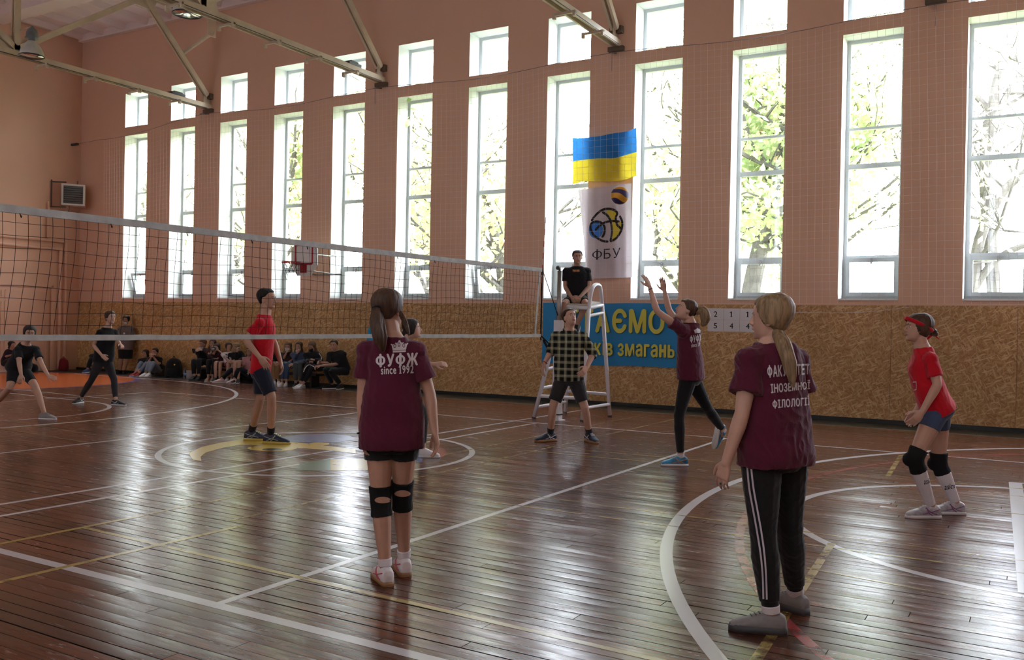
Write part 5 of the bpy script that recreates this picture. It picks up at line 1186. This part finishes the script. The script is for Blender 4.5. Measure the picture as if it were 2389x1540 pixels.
# ---------------------------------------------------------------- crouching player hidden behind the ponytail player
P = Person('person with dark hair crouching behind the ponytail player, white sneakers', D_(992, 1070), dict(head=(962, 767, .0), neck=(946, 798, 0), mid=(925, 860, 0), sr=(940, 812, -.15), sl=(946, 808, .16), er=(985, 848, -.20), wr=(1016, 850, -.22), hr=(1037, 848, -.22), el=(985, 850, .2), wl=(1010, 852, .18), hl=(1028, 850, .18),
    pr=(914, 900, -.08), pl=(916, 900, .08), kr=(984, 955, -.10), kl=(960, 962, .14), ar=('z', 986, 1046, .10), al=('z', 950, 1040, .10)), 'f', .98, .0065, 'fair', (.9, .15, .15), 8, .95)
toe(P, 'l', 1, .1); toe(P, 'r', 1, -.05); P.body(); P.shirt(black_f, .016, .01, -.05, .6, .018); P.pants(black_f, 1.84, .012, .14, 'trousers', .005)
for q in 'lr': P.shoe(q, shoe_w, sole_w, None)
hair_cap(P, HR['dark'], .017, .055, -.06, -.08, 72); lock(P, [P.hc-P.hf*.08, P.hc-P.hf*.12-P.hup*.09, P.hc-P.hf*.11-P.hup*.18], [.02, .03, .015], HR['dark'], 'ponytail', 6); face_parts(P)

# ---------------------------------------------------------------- player in bright blue mostly hidden
P = Person('person in bright blue shirt, only a shoulder showing left of the ponytail player', D_(893, 1012), dict(head=(902, 730, 0), neck=(893, 760, 0), sl=(915, 768, 0), sr=(870, 768, 0), el=(918, 805, 0), wl=(912, 850, -.05), hl=(910, 868, -.05), er=(866, 805, 0), wr=(880, 850, -.05), hr=(882, 868, -.05), pl=(905, 866, 0), pr=(880, 866, 0), kl=(906, 938, 0), kr=(880, 938, 0), al=('z', 906, 1000, .1), ar=('z', 882, 1000, .1)), 'm', 1.0, .009, 'fair', (.1, -1, 0), 9, .95)
toe(P, 'l', .1, -1); toe(P, 'r', -.1, -1); P.body(); P.shirt(fab('bright_blue', (.02, .24, .42)), .014, .01, -.05, .7, .02); P.pants(black_f, .8, .015, .15, 'shorts')
for q in 'lr': P.shoe(q, shoe_k, sole_w)
hair_cap(P, HR['dark'], .015, .066, 0, -.06, 80)

# ---------------------------------------------------------------- two players in black across the net
P = Person('person in black shirt and leggings stepping right, behind the net at left', D_(270, 944), dict(head=(258, 741, 0), neck=(251, 765, 0), sl=(269, 773, .10), sr=(232, 773, -.10), er=(218, 806, -.12), wr=(237, 829, -.22), hr=(247, 837, -.26), el=(276, 798, .02), wl=(281, 803, -.18), hl=(286, 807, -.24),
    pl=(250, 843, .06), pr=(233, 843, -.05), kr=(214, 886, -.08), kl=(266, 886, -.02), ar=('z', 187, 929, .09), al=('z', 270, 934, .09)), 'f', 1.0, .0068, 'fair', (.82, -.55, .06), 10, .98)
toe(P, 'l', 1, -.25); toe(P, 'r', -.1, -1); P.body(); P.shirt(black_f, .010, .004, -.03, .6, .012, wr=.004); P.pants(char_f, 1.86, .005, .14, 'leggings', .002)
for q in 'lr': P.shoe(q, shoe_k, sole_w, None, accent=white_f)
hair_cap(P, HR['brown'], .015, .06, -.03, -.075, 72); lock(P, [P.hc-P.hf*.06-P.hup*.04, P.hc-P.hf*.07-P.hup*.10, P.hc-P.hf*.05-P.hup*.15], [.035, .035, .015], HR['brown'], 'loose_hair', 7); face_parts(P)

P = Person('person in black shirt and shorts lunging at the left edge, arms low', D_(106, 977), dict(head=(69, 778, -.12), neck=(61, 803, -.05), mid=(50, 835, .02), sl=(84, 813, .05), sr=(43, 813, -.12), er=(45, 848, -.2), wr=(49, 874, -.30), hr=(46, 888, -.34), el=(97, 850, -.08), wl=(113, 877, -.2), hl=(135, 885, -.24),
    pl=(52, 860, .12), pr=(33, 860, .04), kl=(83, 902, -.04), kr=(23, 905, -.14), al=('z', 103, 963, .10), ar=(-18, 950, .12), tr=(-34, 972, .15)), 'f', 1.0, .0068, 'mid', (.55, -.8, -.1), 11, .98)
toe(P, 'l', 1, -.2); P.body(); P.shirt(black_f, .010, .004, -.03, .62, .014, wr=.004); P.pants(black_f, .74, .006, .14, 'shorts', .002)
P.shoe('l', shoe_g, sole_w, sole_k); P.shoe('r', shoe_g, sole_w, sole_k, flat=False, up=Z)
hair_cap(P, HR['dark'], .016, .058, -.05, -.08, 70); lock(P, [P.hc-P.hf*.05-P.hup*.02, P.hc-P.hf*.08-P.hup*.08], [.04, .02], HR['dark'], 'loose_hair', 6); face_parts(P)
# ================================================================ spectators along the walls
def sit(label, head, hips, kn, an, el, wr, hipd=.5, kneed=.12, hd=(0, -1, 0), sex='f', s=.97, seed=20, skin='shade', wd=(.1, .1), sw=.155, lean=.0, zf=.08, D=None, shdrop=.135, hw=.075):
    """seated figure: pixel positions of the joints (right side first), floor contact at the ankles"""
    if D is None: D = dep(ony(*hips, 12.36))-hipd
    elif D == 'floor': D = dep(onz(*an[0], zf))
    k = FOC/D; nx_, ny_ = head[0]+lean*k, head[1]+shdrop*s*k*.92
    J = dict(head=(*head, hipd-.03), neck=(nx_, ny_, hipd), sr=(nx_-sw*s*k, ny_+.05*k, hipd-.02), sl=(nx_+sw*s*k, ny_+.05*k, hipd-.02), pr=(hips[0]-hw*k, hips[1], hipd), pl=(hips[0]+hw*k, hips[1], hipd),
             kr=(*kn[0], kneed), kl=(*kn[1], kneed), ar=(*an[0], 0), al=(*an[1], 0), er=(*el[0], hipd-.12), el=(*el[1], hipd-.12), wr=(*wr[0], wd[0]), wl=(*wr[1], wd[1]))
    P = Person(label, D, J, sex, s, .0085, skin, hd, seed, .92, curl=(.7, .7))
    for q in 'lr':
        if P.j['a'+q].z < .3: P.j['a'+q].z = .09*s
        A = P.j['a'+q]; K = P.j['k'+q]; f = (A-P.hipC); f.z = 0; P.j['t'+q] = V((A.x, A.y, max(.03, A.z-.05)))+f.normalized()*.17*s
        if A.z > .16: P.j['t'+q].z = A.z-.02
    return P
def dress(P, top, bottom, shoes, hair, sl=1.9, leg=1.85, long=True, ease=.016, cap=None, sole=sole_w, short=False):
    P.body(); P.shirt(top, ease, .006, .0, sl, .016, wr=.004, name='jacket' if sl > 1 else 't_shirt'); P.pants(bottom, leg, .012, .14, 'trousers' if leg > 1.2 else 'shorts', .004)
    for q in 'lr': P.shoe(q, shoes, sole, None, flat=P.j['a'+q].z < .2, up=Z)
    if short: hair_cap(P, hair, .016, .068, 0, -.055, 80)
    else:
        hair_cap(P, hair, .016, .06, -.05, -.08, 70)
        if long:
            for q in (1, -1): lock(P, [P.hc+P.HR@V((.055*q, -.03, .02))*P.s, P.hc+P.HR@V((.08*q, -.01, -.10))*P.s, P.N+P.HR@V((.085*q, .06, -.10))*P.s, P.N+P.HR@V((.08*q, .09, -.22))*P.s], [.02, .034, .03, .012], hair, 'long_hair', 5, .008, seed=q+2)
        else: lock(P, [P.hc-P.hf*.08, P.hc-P.hf*.12-P.hup*.06, P.N-P.hf*.07], [.02, .03, .015], hair, 'ponytail', 5, .008)
    face_parts(P)
def mask(P, col=(.45, .52, .56), low=0):
    b = B(); X = lambda p: P.hc+P.HR@(V(p)*P.s); z0, z1 = (-.02, -.10) if not low else (-.075, -.125)
    loft(b, [[X((.058*math.sin(a), .030+.066*math.cos(a), z)) for a in [(-1.2+.3*i) for i in range(9)]]+[X((.05*math.sin(a), .022+.06*math.cos(a), z)) for a in [(1.2-.3*i) for i in range(9)]] for z in (z0, (z0+z1)/2+.0, z1)]); obj('face_mask', b, mat('mask_%s' % ('blue' if col[2] > .3 else 'black'), col, .8), P.root, True)
def handheld(name, label, cat, p, d, w, h, m, th=.009):
    u, v = frame(d); t = thing(name, label, cat); b = B()
    loft(b, [[p+u*(a*h/2)+v*(c*w/2)+d.normalized()*e for a, c in ((-1, -1), (1, -1), (1, 1), (-1, 1))] for e in (0, th)]); obj('casing', b, m, t); return t
# standing woman by the wall
P = Person('person in grey top and black skirt standing against the board wall, mask under chin', dep(ony(290, 808, 12.42))-.1, dict(head=(294, 746, .1), neck=(294, 760, .1), sl=(309, 767, .12), sr=(280, 767, .08), el=(313, 790, .14), wl=(306, 806, .2), er=(277, 790, .12), wr=(282, 806, .2), pl=(299, 808, .1), pr=(287, 808, .1), kl=(297, 838, .06), kr=(283, 838, .04), al=(290, 858, .1), ar=(280, 858, .1)), 'f', .92, .009, 'shade', (.05, -1, 0), 30, 1.12)
P.j['al'].z = P.j['ar'].z = .085; toe(P, 'l', .3, -.95); toe(P, 'r', -.1, -1); P.body(); P.shirt(grey_f, .022, .03, -.16, 1.5, .024, wr=.005, name='top')
P.cloth('skirt', lambda bm: (P.torso(bm, -.10, .10, .03), loft(bm, [ring(P.hipC-Z*h, P.lat_h, P.fwd, w_, w_*.72, 18) for h, w_ in ((0, .20), (.15, .205), (.34, .19))])), black_f, wr=.003)
for q in 'lr': P.shoe(q, shoe_k, sole_k, None)
hair_cap(P, HR['dark'], .030, .06, -.05, -.07, 74); mask(P, low=1); face_parts(P)
b = B(); ball(b, P.sec(.62)[0]+P.fwd*.135-P.lat_s*.0, .03, sc=(1, 1, 1)); obj('badge', b, white_f, P.root, True)
# seated pair
P = sit('person in black t shirt, grey jeans and red sneakers sitting on the floor', (339, 825), (343, 863), ((329, 846), (343, 846)), ((315, 868), (324, 870)), ((325, 852), (350, 850)), ((319, 862), (326, 862)), .42, .14, (-.3, -1, 0), 'f', .92, 31, wd=(.05, .05), hw=.06); dress(P, black_f, jean_f, mat('red_sneaker', (.30, .012, .018), .6), HR['dark'], .6, 1.84, False)
P = sit('person in black t shirt and pale jeans sitting with hands at chin, white sneakers', (361, 822), (366, 864), ((349, 846), (357, 846)), ((339, 872), (348, 873)), ((344, 850), (371, 851)), ((354, 833), (358, 833)), .45, .16, (-.25, -1, 0), 'm', .95, 32, wd=(.28, .28), hw=.06); dress(P, black_f, jean_f, shoe_w, HR['dark'], .6, 1.84, short=True)
# row of seated students
P = sit('person in black hoodie looking at a phone, left end of the seated row', (473, 802), (478, 846), ((451, 842), (464, 841)), ((453, 876), (464, 877)), ((461, 826), (489, 828)), ((459, 819), (470, 817)), .5, .10, (-.6, -.9, -.3), 'm', .98, 33, wd=(.2, .3)); dress(P, black_f, black_f, shoe_k, HR['lightbrown'], 1.9, 1.82, short=True, sole=sole_k); mask(P, low=1)
handheld('phone', 'black phone held by the hooded person at the left of the row', 'phone', P.j['wr']-AH*.10-RH*.04, AH+Z*.8, .075, .15, dark_metal)
P = sit('person with long brown hair resting chin on hand, second from left in the seated row', (496, 802), (503, 846), ((486, 843), (500, 842)), ((486, 880), (496, 881)), ((492, 828), (518, 832)), ((494, 816), (505, 838)), .5, .10, (-.1, -1, .05), 'f', .96, 34, wd=(.36, .2)); dress(P, fab('brown_top', (.05, .022, .018)), black_f, mat('tan_shoe', (.25, .14, .09), .6), HR['brown'], .5, 1.8)
P = sit('person in dark maroon top holding a camera to the face, bare knees', (505, 812), (520, 850), ((503, 846), (514, 846)), ((503, 878), (513, 879)), ((497, 828), (530, 832)), ((502, 818), (510, 818)), .45, .10, (-.1, -1, 0), 'f', .95, 35, wd=(.30, .30)); dress(P, fab('dark_maroon', (.035, .008, .012)), black_f, shoe_k, HR['dark'], 1.2, .5)
t = thing('camera_body', 'black camera held up to the face of the person in dark maroon', 'camera'); p = P.hc+P.hf*.135-P.hup*.03
b = B(); u_, v_ = P.hf, P.HR@V((1, 0, 0)); loft(b, [[p+v_*a+P.hup*c+u_*e for a, c in ((-.065, -.045), (.065, -.045), (.065, .035), (.03, .055), (-.03, .055), (-.065, .035))] for e in (-.03, .03)]); obj('body_shell', b, dark_metal, t)
b = B(); tube(b, [p+u_*.03, p+u_*.10], .036, 14, 'f'); obj('lens', b, steel, t, True)
P = sit('person in white printed t shirt and red shorts in the seated row', (534, 810), (540, 852), ((533, 848), (543, 848)), ((530, 878), (540, 879)), ((527, 836), (548, 838)), ((535, 842), (545, 842)), .45, .10, (.5, -.9, .1), 'f', .95, 36); dress(P, white_f, fab('red_shorts', (.32, .01, .015)), shoe_w, HR['dark'], .62, .5, False)
P.decal('shirt_print', text_bm('▬▬', 1, .7, 0, .2), ((526, 826), (534, 828), (528, 842), (536, 840)), P.top, black_f)
P = sit('blonde person in black cardigan, hand at mouth, right of the white t shirt', (551, 810), (562, 850), ((548, 845), (558, 843)), ((547, 876), (556, 878)), ((552, 836), (570, 836)), ((553, 820), (556, 842)), .48, .10, (-.1, -1, 0), 'f', .96, 37, wd=(.34, .2)); dress(P, black_f, black_f, shoe_k, HR['blonde'], 1.9, .6)
P = sit('person in black track trousers and pale pink sneakers stretched out before the seated row', (583, 820), (584, 878), ((540, 862), (557, 860)), ((516, 883), (546, 885)), ((569, 850), (592, 855)), ((562, 858), (580, 866)), .35, .10, (-.4, -.9, 0), 'f', .98, 38, wd=(.2, .2), hw=.06); dress(P, fab('pink_top', (.42, .20, .22)), fab('track_navy', (.012, .012, .018)), mat('pink_sneaker', (.62, .42, .42), .6), HR['dark'], 1.3, 1.86)
P = sit('person in black top and tan trousers partly behind the tall person in red', (638, 808), (646, 852), ((637, 850), (648, 850)), ((640, 884), (650, 886)), ((626, 838), (656, 840)), ((640, 846), (650, 846)), .5, .12, (0, -1, 0), 'm', 1.0, 39, wd=(.15, .15)); dress(P, black_f, fab('tan_trousers', (.22, .12, .06)), shoe_w, HR['dark'], 1.9, 1.84, short=True)
P = sit('person with glasses and long hair touching a lowered mask, blue jeans, white sneakers', (672, 810), (676, 852), ((661, 850), (672, 849)), ((658, 888), (668, 889)), ((662, 836), (686, 838)), ((669, 822), (672, 846)), .5, .10, (-.1, -1, 0), 'f', .97, 40, wd=(.35, .2)); dress(P, fab('dark_brown_top', (.035, .018, .016)), fab('blue_jeans', (.045, .075, .13)), shoe_w, HR['lightbrown'], 1.0, 1.8); mask(P)
P = sit('person in slate blue jacket resting chin on hand beside the glasses wearer', (697, 809), (703, 852), ((689, 850), (700, 849)), ((690, 886), (702, 889)), ((688, 838), (713, 842)), ((693, 824), (684, 850)), .5, .10, (-.15, -1, 0), 'f', .97, 41, wd=(.36, .15)); dress(P, blue_f, fab('grey_trousers', (.05, .055, .06)), shoe_k, HR['brown'], 1.9, 1.84); mask(P, low=1)
P = sit('person in black jacket with white sleeve stripes and black mask reading a phone', (728, 809), (741, 858), ((718, 852), (728, 858)), ((700, 884), (706, 894)), ((716, 842), (750, 842)), ((723, 842), (732, 840)), .55, .10, (-.35, -.9, -.35), 'f', 1.0, 42, wd=(.22, .24)); dress(P, black_f, black_f, mat('white_black_sneaker', (.5, .48, .48), .6, .3, var=.5, vscale=22), HR['lightbrown'], 1.9, 1.82); mask(P, (.01, .01, .01))
P.decal('sleeve_stripe', strip_bm(dense([(744, 824), (750, 834), (748, 846)]), 1.6)[0], strip_bm(dense([(744, 824), (750, 834), (748, 846)]), 1.6)[1], P.top, white_f)
P.decal('leg_stripe', strip_bm(dense([(708, 868), (713, 857), (722, 851), (735, 857)]), 1.8)[0], strip_bm(dense([(708, 868), (713, 857), (722, 851), (735, 857)]), 1.8)[1], P.low, white_f)
handheld('phone', 'phone in the hands of the person with sleeve stripes', 'phone', (P.j['wr']+P.j['wl'])/2-AH*.09, AH*.4+Z, .075, .15, dark_metal)
P = sit('person in black shirt squatting against the wall at the right end of the row', (779, 806), (801, 866), ((758, 862), (770, 866)), ((776, 896), (796, 896)), ((766, 848), (786, 850)), ((748, 846), (746, 854)), .12, -.25, (-.15, -1, .0), 'm', 1.06, 43, wd=(-.2, -.25), lean=.06, hw=.08); dress(P, black_f, black_f, shoe_k, HR['dark'], .95, 1.84, short=True)
# people by the end wall
P = sit('person in dark purple shirt sitting by the end wall behind the lunging player', (28, 806), (16, 848), ((34, 836), (38, 842)), ((30, 860), (36, 862)), ((14, 832), (30, 834)), ((28, 828), (34, 830)), .3, .0, (.9, -.4, 0), 'f', .97, 44, D=dep(onx(16, 848, -16.95))-.3); dress(P, fab('dark_purple', (.02, .010, .022)), black_f, shoe_k, HR['dark'], .9, 1.84, False)
P = sit('person in dark clothes and blue sneakers sitting behind the stepping player', (226, 815), (226, 850), ((212, 838), (228, 838)), ((204, 862), (222, 864)), ((214, 838), (240, 838)), ((216, 846), (230, 846)), .45, .1, (-.2, -1, 0), 'm', .97, 45, wd=(.15, .15)); dress(P, black_f, black_f, mat('blue_sneaker', (.03, .06, .16), .6), HR['dark'], 1.9, 1.84, short=True)
# belongings
def bag(name, label, u, v, w_, h_, d_, m, round_=.5, pocket=True, pt=None):
    t = thing(name, label, 'bag'); c = pt or onz(u, v); c = V((c.x, min(c.y, 12.70-d_/2-w_*.25), 0)); b = B(); rg = []
    for f, k in ((0, .88), (.06, 1), (.3, 1.03), (.6, .98), (.82, .80), (.94, .52), (1, .2)): rg.append(ring(c+Z*h_*f, RH, AH, w_/2*k, d_/2*k, 16, 3))
    loft(b, rg); o = fuse('bag_body', b, .010, 3, m, t, lambda p: .012*noise.noise(p*7))
    b = B(); tube(b, cat_rom([c+Z*h_*.93-RH*.04, c+Z*(h_*1.1), c+Z*h_*.93+RH*.04], 5), .01, 6); obj('handle', b, m, t)
    if pocket:
        b = B(); loft(b, [ring(c-AH*d_*.42+Z*h_*f, RH, AH, w_*.33*k, d_*.2*k, 12, 3) for f, k in ((.08, .8), (.15, 1), (.38, 1), (.46, .8))]); obj('pocket', b, m, t, True)
    return t
bp_m = fab('bag_black', (.012, .012, .013), .2)
t = bag('backpack', 'black backpack with round yellow badge on the floor against the board wall', 405, 880, .42, .50, .30, bp_m)
b = B(); q_ = [o for o in t.children if o.name.startswith('bag_body')][0]; h = BVHTree.FromPolygons([v.co[:] for v in q_.data.vertices], [p.vertices[:] for p in q_.data.polygons]).ray_cast(CAM, ray(407, 851).normalized())[0]; ball(b, h or onz(405, 880), .020); obj('badge', b, ey, t, True)
bag('brown_bag', 'soft brown bag between the seated pair and the black backpack', 374, 877, .30, .32, .22, fab('bag_brown', (.09, .055, .04)), pocket=False)
bag('red_backpack', 'dark red backpack in the corner by the end wall pipes', 148, 861, .26, .36, .2, fab('bag_red', (.16, .012, .02)), pocket=False, pt=onx(148, 858, -16.95))
bag('black_bag', 'low black bag on the floor at the foot of the end wall', 73, 862, .34, .24, .25, bp_m, pocket=False, pt=onx(73, 858, -16.9))
m, g = newmat('clear_plastic'); g.p.inputs['Transmission Weight'].default_value = .9; g.p.inputs['Roughness'].default_value = .08; g.p.inputs['IOR'].default_value = 1.2; g.p.inputs['Base Color'].default_value = (.8, .9, .97, 1)
t = thing('water_bottle', 'clear plastic water bottle with blue cap standing by the seated row', 'bottle'); c = onz(431, 884); b = B(); lathe(b, [(.034, .001), (.037, .02), (.037, .17), (.030, .21), (.014, .245), (.014, .262)], c, 16); obj('bottle_body', b, m, t, True)
b = B(); lathe(b, [(.017, .262), (.017, .285)], c, 14); obj('cap', b, mat('cap_blue', (.08, .2, .45), .4), t, True); b = B(); lathe(b, [(.0375, .09), (.0375, .15)], c, 16); obj('bottle_label', b, mat('label_blue', (.2, .3, .45), .5), t, True)
t = thing('paper_folder', 'pale folder leaning beside the water bottle', 'folder'); c = onz(443, 883); b = B(); u_ = (RH-AH*.3).normalized(); loft(b, [[c+u_*a+AH*(z*.35+e)+Z*z for a, z in ((-.14, 0), (.14, 0), (.14, .2), (-.14, .2))] for e in (0, .008)]); obj('cover', b, mat('folder_pale', (.32, .28, .28), .7), t)
t = thing('foil_pouch', 'shiny metallic pouch on the floor before the squatting person', 'pouch'); c = onz(745, 894); b = B(); ball(b, c+Z*.075, .075, 14, 10, (1.3, .8, 1)); fuse('pouch_body', b, .008, 1, mat('chrome_foil', (.55, .42, .38), .15, .5, metal=1), t, lambda p: .014*noise.noise(p*22))
# low bench under the seated row
p0, p1 = ony(462, 846, 12.40), ony(750, 856, 12.40); zt = min(p0.z, p1.z)-.115
t = thing('low_bench', 'low dark gym bench under the row of seated students', 'bench')
b = B(); box(b, (p0.x, 12.22, zt-.04), (p1.x, 12.56, zt)); obj('seat', b, mat('bench_navy', (.02, .025, .05), .6), t)
for k in range(4):
    x = p0.x+.2+(p1.x-p0.x-.4)*k/3; b = B(); box(b, (x-.03, 12.26, 0), (x+.03, 12.52, zt-.04)); obj('leg', b, dark_metal, t)
# ---------------------------------------------------------------- put each group's origin at its base
for o in [o for o in COL.objects if o.type == 'EMPTY' and not o.parent]:
    pts = []
    def gather(q):
        for c in q.children:
            if c.type == 'MESH' and len(c.data.vertices):
                vs = c.data.vertices; st = max(1, len(vs)//200)
                pts.extend(vs[i].co for i in range(0, len(vs), st))
            gather(c)
    gather(o)
    if not pts: continue
    base = V((sum(p.x for p in pts)/len(pts), sum(p.y for p in pts)/len(pts), min(p.z for p in pts)))
    o.location = base
    for c in o.children: c.matrix_parent_inverse = Matrix.Translation(-base)
